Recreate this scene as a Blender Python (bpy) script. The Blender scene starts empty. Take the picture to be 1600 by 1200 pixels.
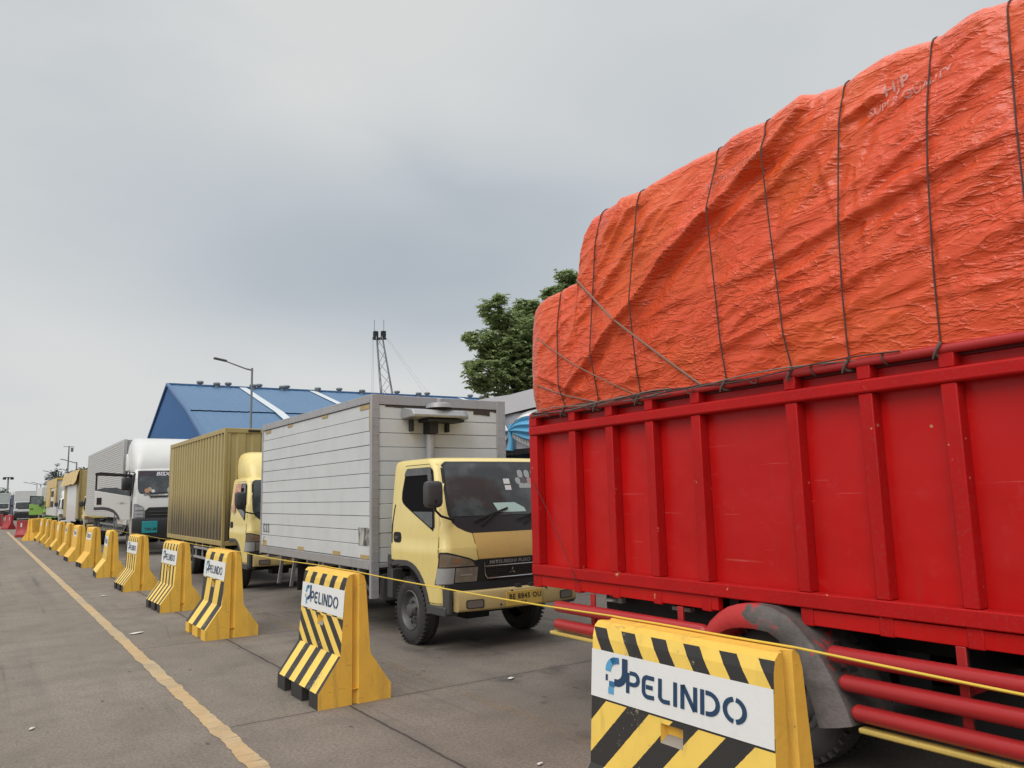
import bpy, math, random
from math import sin, cos, pi, sqrt, exp, radians, atan2
from mathutils import Vector, Matrix, noise as mn
import numpy as np
random.seed(7); RNG = np.random.default_rng(7)
S = bpy.context.scene
COL = S.collection

# ------------------------------------------------------------------ camera
cd = bpy.data.cameras.new('Camera'); cam = bpy.data.objects.new('Camera', cd); COL.objects.link(cam)
CAM_Z = 1.65
YAW, PITCH, ROLL, FPX = radians(34.562), radians(8.157), radians(1.331), 1200.8
fw = Vector((sin(YAW)*cos(PITCH), cos(YAW)*cos(PITCH), sin(PITCH)))
r0 = Vector((cos(YAW), -sin(YAW), 0)); u0 = r0.cross(fw)
rr = r0*cos(ROLL) - u0*sin(ROLL); uu = rr.cross(fw)
cam.matrix_world = Matrix(((rr.x, uu.x, -fw.x, 0), (rr.y, uu.y, -fw.y, 0), (rr.z, uu.z, -fw.z, CAM_Z), (0, 0, 0, 1)))
cd.sensor_fit = 'HORIZONTAL'; cd.sensor_width = 36.0; cd.lens = 36.0*FPX/1600.0
cd.clip_start = 0.05; cd.clip_end = 6000
S.camera = cam
S.view_settings.view_transform = 'Standard'; S.view_settings.look = 'None'
S.view_settings.exposure = 0.0; S.view_settings.gamma = 1.0

# ------------------------------------------------------------------ node helper
class NT:
    def __init__(s, tree): s.t = tree; s.n = tree.nodes; s.l = tree.links
    def add(s, typ, **kw):
        nd = s.n.new(typ)
        for k, v in kw.items():
            if k.startswith('i_'):
                key = k[2:]; key = int(key) if key.isdigit() else key.replace('_', ' ')
                s.put(nd.inputs[key], v)
            else: setattr(nd, k, v)
        return nd
    def put(s, inp, v):
        if isinstance(v, bpy.types.NodeSocket): s.l.new(v, inp)
        elif isinstance(v, bpy.types.Node): s.l.new(v.outputs[0], inp)
        else: inp.default_value = v
    def math(s, op, a, b=None, c=None, clamp=False):
        nd = s.n.new('ShaderNodeMath'); nd.operation = op; nd.use_clamp = clamp
        s.put(nd.inputs[0], a)
        if b is not None: s.put(nd.inputs[1], b)
        if c is not None: s.put(nd.inputs[2], c)
        return nd.outputs[0]
    def mix(s, f, a, b, mode='MIX'):
        nd = s.n.new('ShaderNodeMixRGB'); nd.blend_type = mode
        s.put(nd.inputs[0], f)
        for i, v in ((1, a), (2, b)): s.put(nd.inputs[i], tuple(v)+(1,) if isinstance(v, (tuple, list)) and len(v) == 3 else v)
        return nd.outputs[0]
    def noise(s, vec, scale, detail=4, rough=.55, dist=0):
        nd = s.n.new('ShaderNodeTexNoise'); nd.inputs['Scale'].default_value = scale
        nd.inputs['Detail'].default_value = detail; nd.inputs['Roughness'].default_value = rough; nd.inputs['Distortion'].default_value = dist
        s.l.new(vec, nd.inputs['Vector']); return nd.outputs[0]
    def step(s, v, lo, hi):   # smooth map to 0..1
        nd = s.n.new('ShaderNodeMapRange'); nd.interpolation_type = 'SMOOTHSTEP'
        s.put(nd.inputs[0], v); nd.inputs[1].default_value = lo; nd.inputs[2].default_value = hi
        return nd.outputs[0]
    def scl(s, vec, sx, sy, sz, rot=(0, 0, 0)):
        nd = s.n.new('ShaderNodeMapping'); nd.inputs['Scale'].default_value = (sx, sy, sz); nd.inputs['Rotation'].default_value = rot
        s.l.new(vec, nd.inputs['Vector']); return nd.outputs[0]

def lin(r, g, b):
    f = lambda c: (c/255/12.92) if c/255 <= .04045 else ((c/255+.055)/1.055)**2.4
    return (f(r), f(g), f(b))

# ------------------------------------------------------------------ world: overcast sky
SUN_EL, SUN_AZ = radians(43), radians(-114)      # azimuth measured from +Y towards +X
w = bpy.data.worlds.new('World'); S.world = w; w.use_nodes = True
T = NT(w.node_tree); T.n.clear()
out = T.add('ShaderNodeOutputWorld'); bg = T.add('ShaderNodeBackground'); bg.inputs['Strength'].default_value = 0.1
T.l.new(bg.outputs[0], out.inputs[0])
sky = T.add('ShaderNodeTexSky'); sky.sky_type = 'NISHITA'; sky.sun_disc = False
sky.sun_elevation = SUN_EL; sky.sun_rotation = SUN_AZ; sky.dust_density = 3
tc = T.add('ShaderNodeTexCoord'); gv = tc.outputs['Generated']
sv = T.scl(gv, 1.0, 1.0, 1.9)
n1 = T.noise(sv, 1.4, 4, .45, .2); n2 = T.noise(T.scl(gv, 1, 1, 2.2), 3.0, 5, .5, .25); n3 = T.noise(gv, .8, 2)
sep = T.add('ShaderNodeSeparateXYZ'); T.l.new(gv, sep.inputs[0])
cl = T.math('ADD', .255, T.math('ADD', T.math('MULTIPLY', n1, .25), T.math('MULTIPLY', n2, .30)))
def direction(px, py): 
    d = fw + rr*((px-800)/FPX) - uu*((py-600)/FPX); return d.normalized()
nrm = T.add('ShaderNodeVectorMath', operation='NORMALIZE'); T.l.new(T.scl(gv, 1, 1, 2.6), nrm.inputs[0]); flat_dir = nrm.outputs[0]     # clouds lie in flat bands
def blob(px, py, rad, soft):
    d = direction(px, py); d = Vector((d.x, d.y, d.z*2.6)).normalized(); nd = T.add('ShaderNodeVectorMath', operation='DOT_PRODUCT'); T.l.new(flat_dir, nd.inputs[0]); nd.inputs[1].default_value = d
    return T.step(T.math('ADD', nd.outputs['Value'], T.math('MULTIPLY', T.math('SUBTRACT', n2, .5), .05)), cos(radians(rad+soft)), cos(radians(max(rad-soft, 0))))
BLOBS = [(660, 430, 3, 14, -.10), (480, 415, 3, 14, -.04), (820, 400, 3, 12, -.04), (340, 370, 2, 13, -.04), (890, 215, 1, 10, -.08), (540, 300, 2, 13, -.02), (200, 330, 2, 12, -.02), (1060, 10, 1, 10, -.04),
         (380, 110, 5, 18, .05), (700, 110, 3, 14, .03), (1120, 130, 3, 12, .05)]
acc = cl
for (bx_, by_, ra, so, am) in BLOBS: acc = T.math('ADD', acc, T.math('MULTIPLY', blob(bx_, by_, ra, so), am))
acc = T.math('ADD', acc, T.math('MULTIPLY', T.math('SUBTRACT', 1.0, T.step(T.math('ADD', sep.outputs[2], T.math('MULTIPLY', T.math('SUBTRACT', n2, .5), .12)), .08, .24)), .11))
ramp = T.add('ShaderNodeValToRGB'); T.l.new(acc, ramp.inputs[0]); e = ramp.color_ramp.elements
e[0].position = .26; e[0].color = lin(158, 169, 182)+(1,)
e[1].position = .64; e[1].color = lin(217, 219, 219)+(1,)
m = e.new(.46); m.color = lin(194, 200, 206)+(1,)
zen = T.step(sep.outputs[2], .62, .98)          # thin cloud overhead is brighter
c10 = T.mix(1.0, T.mix(zen, ramp.outputs[0], (1.9, 1.9, 1.92)), (10.1, 10.1, 10.0), 'MULTIPLY')
T.l.new(T.mix(.05, c10, sky.outputs[0]), bg.inputs[0])

sd = bpy.data.lights.new('Sun', 'SUN'); sun = bpy.data.objects.new('Sun', sd); COL.objects.link(sun)
sd.energy = 1.8; sd.angle = radians(45); sd.color = (1, .96, .9)
sdir = Vector((sin(SUN_AZ)*cos(SUN_EL), cos(SUN_AZ)*cos(SUN_EL), sin(SUN_EL)))
sun.rotation_euler = sdir.to_track_quat('Z', 'Y').to_euler()

# ------------------------------------------------------------------ materials
MATS = {}
def newmat(name):
    m = bpy.data.materials.new(name); m.use_nodes = True; t = NT(m.node_tree)
    p = t.n['Principled BSDF']; return m, t, p
def objco(t): return t.add('ShaderNodeTexCoord').outputs['Object']
def paint(name, col, rough=.45, var=.12, dirt=.25, dirtcol=(.07, .06, .05), metal=0., bump=.02, scale=3., spec=.5, coat=0.):
    if name in MATS: return MATS[name]
    m, t, p = newmat(name); v = objco(t)
    a = t.noise(v, scale, 5); b = t.noise(v, scale*9, 4, .65); streak = t.noise(t.scl(v, 5, 5, .7), scale*1.3, 5, .6)
    c = t.mix(t.math('MULTIPLY', t.step(a, .3, .75), var), col, tuple(x*.62 for x in col))
    c = t.mix(t.math('MULTIPLY', t.step(b, .5, .8), var*.8), c, tuple(min(1, x*1.25+.02) for x in col))
    d = t.math('MULTIPLY', t.math('MULTIPLY', t.step(streak, .48, .78), t.step(a, .35, .65)), dirt)
    c = t.mix(d, c, dirtcol)
    t.l.new(c, p.inputs['Base Color'])
    t.l.new(t.math('ADD', t.math('MULTIPLY', b, .22), rough-.1, clamp=True), p.inputs['Roughness'])
    p.inputs['Metallic'].default_value = metal; p.inputs['Specular IOR Level'].default_value = spec; p.inputs['Coat Weight'].default_value = coat
    if bump:
        bn = t.add('ShaderNodeBump'); bn.inputs['Strength'].default_value = .25; bn.inputs['Distance'].default_value = bump
        t.l.new(t.math('ADD', a, t.math('MULTIPLY', b, .15)), bn.inputs['Height']); t.l.new(bn.outputs[0], p.inputs['Normal'])
    MATS[name] = m; return m
def scuffed(name, col, chip=(.30, .26, .20), dark=(.07, .06, .045)):
    m, t, p = newmat(name); v = objco(t)
    a = t.noise(v, 4, 5); b = t.noise(v, 26, 5, .7); st = t.noise(t.scl(v, 4, 4, .6), 3.2, 5, .65); sc = t.noise(t.scl(v, 1, 1.2, 7, (.3, 0, 0)), 5, 5, .7); big = t.noise(v, 1.7, 3)
    c = t.mix(t.math('MULTIPLY', t.step(a, .35, .7), .22), col, tuple(x*.68 for x in col)); c = t.mix(t.math('MULTIPLY', t.step(st, .5, .72), .35), c, (.24, .16, .07))
    c = t.mix(t.math('MULTIPLY', t.step(sc, .64, .70), .45), c, (.13, .10, .06))
    c = t.mix(t.math('MULTIPLY', t.step(t.math('ADD', t.math('MULTIPLY', b, .6), t.math('MULTIPLY', big, .4)), .615, .63), .8), c, chip)
    v2 = t.add('ShaderNodeTexVoronoi'); v2.inputs['Scale'].default_value = 11; t.l.new(v, v2.inputs['Vector'])
    c = t.mix(t.math('MULTIPLY', t.math('SUBTRACT', 1.0, t.step(v2.outputs[0], .03, .07)), .7), c, dark)
    t.l.new(c, p.inputs['Base Color']); t.l.new(t.math('ADD', .45, t.math('MULTIPLY', b, .3)), p.inputs['Roughness'])
    bn = t.add('ShaderNodeBump'); bn.inputs['Strength'].default_value = .35; bn.inputs['Distance'].default_value = .008; t.l.new(t.math('ADD', b, a), bn.inputs['Height']); t.l.new(bn.outputs[0], p.inputs['Normal'])
    MATS[name] = m; return m
def plain(name, col, rough=.5, metal=0., spec=.5):
    if name in MATS: return MATS[name]
    m, t, p = newmat(name); v = objco(t); b = t.noise(v, 14, 4, .6)
    t.l.new(t.mix(t.math('MULTIPLY', b, .35), col, tuple(x*.6 for x in col)), p.inputs['Base Color'])
    p.inputs['Roughness'].default_value = rough; p.inputs['Metallic'].default_value = metal; p.inputs['Specular IOR Level'].default_value = spec
    MATS[name] = m; return m

def concrete():
    m, t, p = newmat('concrete_paving'); v = objco(t)
    big = t.noise(v, .35, 5, .6); mid = t.noise(v, 2.2, 6, .65); fine = t.noise(v, 42, 5, .75); grit = t.noise(v, 190, 2, .7)
    c = t.mix(t.step(big, .3, .7), (.195, .163, .132), (.265, .225, .186))
    c = t.mix(t.math('MULTIPLY', t.step(mid, .38, .72), .6), c, (.128, .108, .089))
    c = t.mix(t.math('MULTIPLY', t.step(fine, .44, .58), .55), c, (.085, .072, .06))
    c = t.mix(t.math('MULTIPLY', t.step(grit, .52, .64), .45), c, (.33, .295, .26))
    sp = t.add('ShaderNodeSeparateXYZ'); t.l.new(v, sp.inputs[0]); X, Y = sp.outputs[0], sp.outputs[1]
    wob = t.math('MULTIPLY', t.math('SUBTRACT', t.noise(v, 3, 5, .7), .5), .05)
    # darker truck lane on the right, tyre-polished wheel tracks
    lane = t.step(t.math('ADD', X, t.math('MULTIPLY', t.math('SUBTRACT', mid, .5), .9)), 2.9, 3.7)
    c = t.mix(t.math('MULTIPLY', lane, .3), c, (.128, .117, .107))
    trk = t.noise(t.scl(v, 1.3, .05, 1), 1.6, 3); c = t.mix(t.math('MULTIPLY', t.step(trk, .48, .70), .35), c, (.12, .11, .10))
    # expansion joints
    def line(coord, off, period, wd):
        q = t.math('ADD', coord, wob); q = t.math('SUBTRACT', q, off)
        q = t.math('ABSOLUTE', t.math('SUBTRACT', t.math('MODULO', t.math('ADD', q, period*400+period/2), period), period/2))
        return t.math('SUBTRACT', 1.0, t.step(q, wd*.4, wd))
    jx = line(X, 2.55, 3.75, .016); jy = line(Y, 6.12, 3.82, .012)
    jy = t.math('MULTIPLY', jy, t.step(X, 1.4, 1.75))
    j = t.math('MULTIPLY', t.math('MAXIMUM', jx, jy), t.math('ADD', .55, t.math('MULTIPLY', mid, .5)), clamp=True)
    halo = t.math('MAXIMUM', line(X, 2.55, 3.75, .10), t.math('MULTIPLY', line(Y, 6.12, 3.82, .08), t.step(X, 1.4, 1.75)))
    c = t.mix(t.math('MULTIPLY', halo, t.math('MULTIPLY', mid, .35)), c, (.09, .08, .07))
    c = t.mix(j, c, (.035, .03, .027))
    # hairline cracks, oil spots, small dark specks
    vo = t.add('ShaderNodeTexVoronoi', feature='DISTANCE_TO_EDGE'); vo.inputs['Scale'].default_value = .55
    t.l.new(t.mix(.35, v, t.add('ShaderNodeTexNoise').outputs[1]), vo.inputs['Vector'])
    crack = t.math('MULTIPLY', t.math('SUBTRACT', 1.0, t.step(vo.outputs[0], .0, .006)), t.step(t.noise(v, .5, 2), .5, .62))
    c = t.mix(t.math('MULTIPLY', crack, .35), c, (.05, .045, .04))
    v2 = t.add('ShaderNodeTexVoronoi'); v2.inputs['Scale'].default_value = 3.2; t.l.new(t.scl(v, 1, .6, 1), v2.inputs['Vector'])
    spots = t.math('MULTIPLY', t.math('SUBTRACT', 1.0, t.step(t.math('ADD', v2.outputs[0], t.math('MULTIPLY', fine, .12)), .09, .15)), t.step(t.noise(v, 1.1, 2), .52, .6))
    c = t.mix(t.math('MULTIPLY', spots, .6), c, (.06, .055, .05))
    oil = t.math('MULTIPLY', t.step(t.noise(v, 1.6, 6, .6), .56, .70), t.math('ADD', .35, t.math('MULTIPLY', lane, .65))); c = t.mix(t.math('MULTIPLY', oil, .6), c, (.050, .044, .04))
    skid = t.math('MULTIPLY', t.step(t.noise(t.scl(v, 3.5, .07, 1, (0, 0, .015)), 2.2, 4, .6), .56, .72), t.step(t.noise(v, .4, 2), .45, .6)); c = t.mix(t.math('MULTIPLY', skid, .45), c, (.055, .05, .046))
    v3 = t.add('ShaderNodeTexVoronoi'); v3.inputs['Scale'].default_value = 9; t.l.new(v, v3.inputs['Vector'])
    peb = t.math('SUBTRACT', 1.0, t.step(v3.outputs[0], .05, .10)); c = t.mix(t.math('MULTIPLY', peb, .6), c, (.055, .047, .04))
    v4 = t.add('ShaderNodeTexVoronoi'); v4.inputs['Scale'].default_value = 4.5; t.l.new(t.scl(v, 1, .35, 1, (0, 0, .5)), v4.inputs['Vector'])
    c = t.mix(t.math('MULTIPLY', t.math('SUBTRACT', 1.0, t.step(t.math('ADD', v4.outputs[0], t.math('MULTIPLY', fine, .10)), .09, .13)), .7), c, (.05, .042, .036))
    t.l.new(c, p.inputs['Base Color'])
    t.l.new(t.math('ADD', .72, t.math('MULTIPLY', fine, .2)), p.inputs['Roughness']); p.inputs['Specular IOR Level'].default_value = .3
    bn = t.add('ShaderNodeBump'); bn.inputs['Strength'].default_value = .5; bn.inputs['Distance'].default_value = .01
    h = t.math('SUBTRACT', t.math('ADD', t.math('MULTIPLY', fine, .5), t.math('MULTIPLY', grit, .25)), j)
    t.l.new(h, bn.inputs['Height']); t.l.new(bn.outputs[0], p.inputs['Normal'])
    return m
def worn_line(name, col, lo, hi, keep):
    m, t, p = newmat(name); v = objco(t)
    a = t.noise(v, 3.0, 6, .7); f = t.noise(v, 55, 3, .7); cr = t.noise(t.scl(v, .6, 5, 1), 3.5, 4, .7)
    c = t.mix(t.step(a, .35, .7), col, tuple(x*.72 for x in col)); c = t.mix(t.math('MULTIPLY', t.step(f, .45, .75), .4), c, (.2, .17, .13))
    c = t.mix(t.math('MULTIPLY', t.step(cr, .56, .62), .6), c, (.16, .14, .12)); c = t.mix(t.math('MULTIPLY', t.step(t.noise(t.scl(v, 1, .3, 1), 2.5, 4), .42, .6), .55), c, (col[0]*1.0, col[1]*.82, col[2]*.62))
    t.l.new(c, p.inputs['Base Color']); p.inputs['Roughness'].default_value = .75
    t.l.new(t.math('MULTIPLY', t.step(t.math('ADD', t.math('MULTIPLY', a, .6), t.math('MULTIPLY', f, .4)), lo, hi), keep), p.inputs['Alpha'])
    bn = t.add('ShaderNodeBump'); bn.inputs['Strength'].default_value = .4; bn.inputs['Distance'].default_value = .01; t.l.new(f, bn.inputs['Height']); t.l.new(bn.outputs[0], p.inputs['Normal'])
    return m
def stripes(name, bands, yel=(.88, .60, .115), blk=(.028, .026, .025)):
    # bands: (z_above, slope k, period, duty, phase, enabled) painted on the sloping road face, measured in the barrier's own metres
    m, t, p = newmat(name); v = objco(t); sp = t.add('ShaderNodeSeparateXYZ'); t.l.new(v, sp.inputs[0]); Y, Z = sp.outputs[1], sp.outputs[2]
    col = None; edge = t.math('MULTIPLY', t.math('SUBTRACT', t.noise(v, 40, 3), .5), .006)
    fac = 0.0
    for (z0, k, per, duty, ph) in bands:
        q = t.math('ADD', t.math('ADD', Y, edge), t.math('MULTIPLY', Z, k)); q = t.math('ADD', t.math('DIVIDE', q, per), ph+50)
        fr = t.math('FRACT', q); b = t.math('LESS_THAN', fr, duty)
        fac = t.mix(t.math('GREATER_THAN', Z, z0), fac, b) if fac != 0.0 else b
    a = t.noise(v, 5, 5, .6); f = t.noise(v, 45, 4, .7)
    y = t.mix(t.math('MULTIPLY', t.step(a, .4, .7), .35), yel, tuple(x*.7 for x in yel)); c = t.mix(fac, y, blk)
    c = t.mix(t.math('MULTIPLY', t.step(t.math('ADD', t.math('MULTIPLY', f, .5), t.math('MULTIPLY', a, .5)), .60, .63), .75), c, (.33, .28, .2))
    c = t.mix(t.math('MULTIPLY', t.step(t.noise(t.scl(v, 1, 4, .8), 4, 5, .6), .55, .8), .3), c, (.10, .085, .06))
    t.l.new(c, p.inputs['Base Color']); p.inputs['Roughness'].default_value = .55
    return m
def tarp_mat(name, col, col2):
    m, t, p = newmat(name); v = objco(t)
    big = t.noise(v, 1.1, 4, .6); mid = t.noise(t.scl(v, 1, .6, 1.7, (.55, 0, 0)), 7, 5, .6, .4); cr = t.noise(t.scl(v, 1, .55, 1.8, (.35, 0, 0)), 34, 4, .6, .5); fi = t.noise(v, 95, 3, .6, .5)
    c = t.mix(t.step(big, .35, .65), col, col2); c = t.mix(t.math('MULTIPLY', t.step(mid, .55, .8), .25), c, tuple(min(1, x*1.3+.02) for x in col))
    c = t.mix(t.math('MULTIPLY', t.step(t.noise(v, 3, 6, .7), .58, .8), .3), c, tuple(x*.6 for x in col))
    t.l.new(c, p.inputs['Base Color']); t.l.new(t.math('ADD', .20, t.math('MULTIPLY', cr, .2)), p.inputs['Roughness'])
    p.inputs['Specular IOR Level'].default_value = .55
    def ridge(n_, k, p_): return t.math('POWER', t.math('SUBTRACT', 1.0, t.math('MULTIPLY', t.math('ABSOLUTE', t.math('SUBTRACT', n_, .5)), k), clamp=True), p_)
    def cre(scale, rot, st, k, p_): return ridge(t.noise(t.scl(v, 1, 1, st, (rot, 0, 0)), scale, 3, .5, .5), k, p_)
    gate = t.step(t.noise(v, 2.3, 3), .35, .65)
    h = t.math('ADD', t.math('MULTIPLY', cre(2.6, .55, 3.2, 7, 3), 1.6), t.math('MULTIPLY', cre(5.5, .3, 3.0, 7, 3), t.math('ADD', .5, gate)))
    h = t.math('ADD', h, t.math('MULTIPLY', cre(13, .45, 2.4, 6, 2), t.math('ADD', .10, t.math('MULTIPLY', gate, .22)))); h = t.math('ADD', h, t.math('MULTIPLY', cre(11, -.9, 2.6, 7, 3), t.math('MULTIPLY', gate, .4)))
    h = t.math('ADD', h, t.math('MULTIPLY', cre(30, .25, 1.8, 5, 2), .11)); h = t.math('ADD', h, t.math('MULTIPLY', fi, .05))
    bn = t.add('ShaderNodeBump'); bn.inputs['Strength'].default_value = 1.0; bn.inputs['Distance'].default_value = .0037; t.l.new(h, bn.inputs['Height']); t.l.new(bn.outputs[0], p.inputs['Normal'])
    return m
def faded_ink(name, col, lo=.42, hi=.6, k=.6):
    m, t, p = newmat(name); v = objco(t); n = t.noise(v, 22, 4, .7)
    p.inputs['Base Color'].default_value = col+(1,); p.inputs['Roughness'].default_value = .6
    t.l.new(t.math('MULTIPLY', t.step(n, lo, hi), k), p.inputs['Alpha']); return m
def chipped(name, base, chip, lo, hi, scale=9, extra=None):
    m, t, p = newmat(name); v = objco(t); a = t.noise(v, scale, 6, .65); b = t.noise(v, 3, 4); f = t.noise(v, 50, 3)
    c = t.mix(t.math('MULTIPLY', t.step(b, .35, .7), .35), base, tuple(x*.65 for x in base)); c = t.mix(t.step(a, lo, hi), c, chip)
    c = t.mix(t.math('MULTIPLY', t.step(f, .5, .8), .2), c, (.12, .1, .09))
    t.l.new(c, p.inputs['Base Color']); t.l.new(t.math('ADD', .42, t.math('MULTIPLY', f, .25)), p.inputs['Roughness']); p.inputs['Specular IOR Level'].default_value = .22; return m
def leafmat(name, c1, c2, c3):
    m, t, p = newmat(name); v = objco(t); a = t.noise(v, 1.3, 3); b = t.noise(v, 9, 3)
    c = t.mix(t.step(a, .35, .65), c1, c2); c = t.mix(t.math('MULTIPLY', t.step(b, .5, .75), .7), c, c3)
    t.l.new(c, p.inputs['Base Color']); p.inputs['Roughness'].default_value = .5; p.inputs['Specular IOR Level'].default_value = .35
    tr_ = t.add('ShaderNodeBsdfTranslucent'); t.l.new(c, tr_.inputs[0]); mx = t.add('ShaderNodeMixShader'); mx.inputs[0].default_value = .42
    t.l.new(p.outputs[0], mx.inputs[1]); t.l.new(tr_.outputs[0], mx.inputs[2]); t.l.new(mx.outputs[0], t.n['Material Output'].inputs[0])
    return m
def dirtybox(name, col):   # soot and road dirt thrown up on the lower third of a ribbed side
    m, t, p = newmat(name); v = objco(t); sp = t.add('ShaderNodeSeparateXYZ'); t.l.new(v, sp.inputs[0])
    a = t.noise(t.scl(v, 1, 3, .5), 2.5, 5, .6); f = t.noise(v, 30, 3)
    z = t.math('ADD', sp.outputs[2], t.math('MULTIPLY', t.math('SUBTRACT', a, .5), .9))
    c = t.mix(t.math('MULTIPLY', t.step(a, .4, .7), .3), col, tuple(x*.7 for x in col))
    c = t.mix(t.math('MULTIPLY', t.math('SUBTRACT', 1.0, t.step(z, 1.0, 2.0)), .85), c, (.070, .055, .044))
    c = t.mix(t.math('MULTIPLY', f, .15), c, (.1, .08, .06))
    t.l.new(c, p.inputs['Base Color']); p.inputs['Roughness'].default_value = .5; return m
def glassmat(name, col=(.040, .046, .048), rough=.06):
    if name in MATS: return MATS[name]
    m, t, p = newmat(name); v = objco(t); n = t.noise(v, 4, 4)
    t.l.new(t.mix(t.step(n, .4, .8), col, tuple(x*2.2+.006 for x in col)), p.inputs['Base Color']); p.inputs['Specular IOR Level'].default_value = .55
    t.l.new(t.math('ADD', rough, t.math('MULTIPLY', n, .05)), p.inputs['Roughness']); MATS[name] = m; return m

YEL = paint('cab_yellow', (.74, .60, .23), .36, .10, .18, (.16, .12, .07), bump=.004, coat=.25)
YEL2 = paint('faded_panel_yellow', (.62, .42, .15), .42, .18, .25, (.16, .12, .07), bump=.006)
BUMPY = chipped('bumper_yellow', (.42, .32, .145), (.12, .09, .05), .66, .74, 7)
def red_sheet():
    m, t, p = newmat('truck_red'); v = objco(t)
    a = t.noise(v, 1.1, 4); b = t.noise(v, 9, 5, .65); f = t.noise(v, 60, 3); sc = t.noise(t.scl(v, 1, .35, 16, (.06, 0, 0)), 3.0, 4, .6); st = t.noise(t.scl(v, 1, 6, .5), 2.4, 5, .6)
    c = t.mix(t.math('MULTIPLY', t.step(a, .35, .65), .5), (.50, .0055, .005), (.40, .006, .007))
    c = t.mix(t.math('MULTIPLY', t.step(st, .54, .74), .28), c, (.30, .035, .028)); c = t.mix(t.math('MULTIPLY', t.step(b, .58, .75), .22), c, (.50, .05, .045))
    c = t.mix(t.math('MULTIPLY', t.step(sc, .675, .70), .45), c, (.58, .12, .10))
    v2 = t.add('ShaderNodeTexVoronoi'); v2.inputs['Scale'].default_value = 1.7; t.l.new(v, v2.inputs['Vector']); c = t.mix(t.math('SUBTRACT', 1.0, t.step(t.math('ADD', v2.outputs[0], t.math('MULTIPLY', f, .02)), .022, .028)), c, (.50, .26, .12))
    t.l.new(c, p.inputs['Base Color']); t.l.new(t.math('ADD', .26, t.math('MULTIPLY', b, .22)), p.inputs['Roughness']); p.inputs['Specular IOR Level'].default_value = .32
    bn = t.add('ShaderNodeBump'); bn.inputs['Strength'].default_value = .5; bn.inputs['Distance'].default_value = .05; t.l.new(t.math('ADD', t.noise(v, 1.7, 2), t.math('MULTIPLY', b, .04)), bn.inputs['Height']); t.l.new(bn.outputs[0], p.inputs['Normal'])
    return m
RED = red_sheet()
REDP = chipped('post_red', (.43, .0065, .007), (.58, .30, .16), .675, .70, 11)
TUBE = paint('tube_red', (.40, .022, .024), .33, .18, .12, (.2, .05, .04), bump=.003)
WHITE = paint('white_paint', (.60, .60, .585), .4, .06, .10, (.3, .28, .25), bump=.003, coat=.2)
PLANK = paint('plank_white', (.555, .575, .585), .5, .2, .22, (.34, .33, .32), bump=.004, scale=2.2)
ALU = paint('aluminium_grey', (.36, .36, .37), .42, .25, .35, (.14, .12, .10), metal=.25, bump=.006)
SILV = paint('silver_siding', (.46, .46, .45), .45, .12, .15, (.3, .29, .27), metal=.15)
BLK = plain('black_rubber', (.022, .021, .021), .75, 0, .3)
TYRE = paint('tyre_rubber', (.030, .029, .029), .8, .3, .5, (.085, .075, .065), bump=.004, scale=8)
DARK = plain('dark_chassis', (.018, .018, .019), .7)
PLAST = plain('grey_plastic', (.055, .056, .058), .55)
PLAST2 = plain('dark_plastic', (.020, .021, .024), .42)
RIM = paint('steel_rim', (.12, .12, .12), .45, .3, .5, (.06, .05, .045), metal=.4, bump=.004)
CHROME = plain('chrome', (.62, .62, .63), .18, 1.)
GLASS = glassmat('dark_glass'); CAB_SHADE = plain('open_window_shade', (.006, .006, .007), .7, 0, .08)  # second one is flat black, painted shade of the cab behind a rolled-down window
SMOKE = glassmat('smoked_lens', (.16, .125, .095), .16)
LENS = plain('clear_lens', (.36, .37, .38), .12)
AMBER = plain('orange_lens', (.5, .13, .05), .2)
BYEL = scuffed('barrier_yellow', (.80, .47, .065))
BBLK = paint('barrier_black', (.030, .028, .027), .65, .2, .35, (.12, .10, .08))
PANELW = paint('panel_white', (.74, .74, .73), .5, .05, .12, (.4, .37, .33))
NAVY = plain('navy_ink', (.014, .05, .115), .5); SKYB = plain('light_blue_ink', (.10, .36, .62), .5); MIDB = plain('mid_blue_ink', (.03, .16, .34), .5)
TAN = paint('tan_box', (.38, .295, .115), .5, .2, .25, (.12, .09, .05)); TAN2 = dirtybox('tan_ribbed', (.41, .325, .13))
YCLOTH = tarp_mat('yellow_cloth', (.62, .40, .06), (.52, .31, .04))
STEEL = paint('galvanised_steel', (.20, .21, .22), .5, .2, .2, metal=.3)
ROPE = plain('dark_rope', (.085, .045, .038), .85); ROPEG = plain('grey_rope', (.27, .16, .12), .85); YROPE = plain('yellow_rope', (.72, .50, .06), .6)
PLATE = paint('plate_yellow', (.50, .34, .07), .5, .2, .3); INK = plain('black_ink', (.02, .018, .016), .5)
TAPE = paint('aged_tape', (.42, .31, .14), .6, .3, .3)

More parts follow.
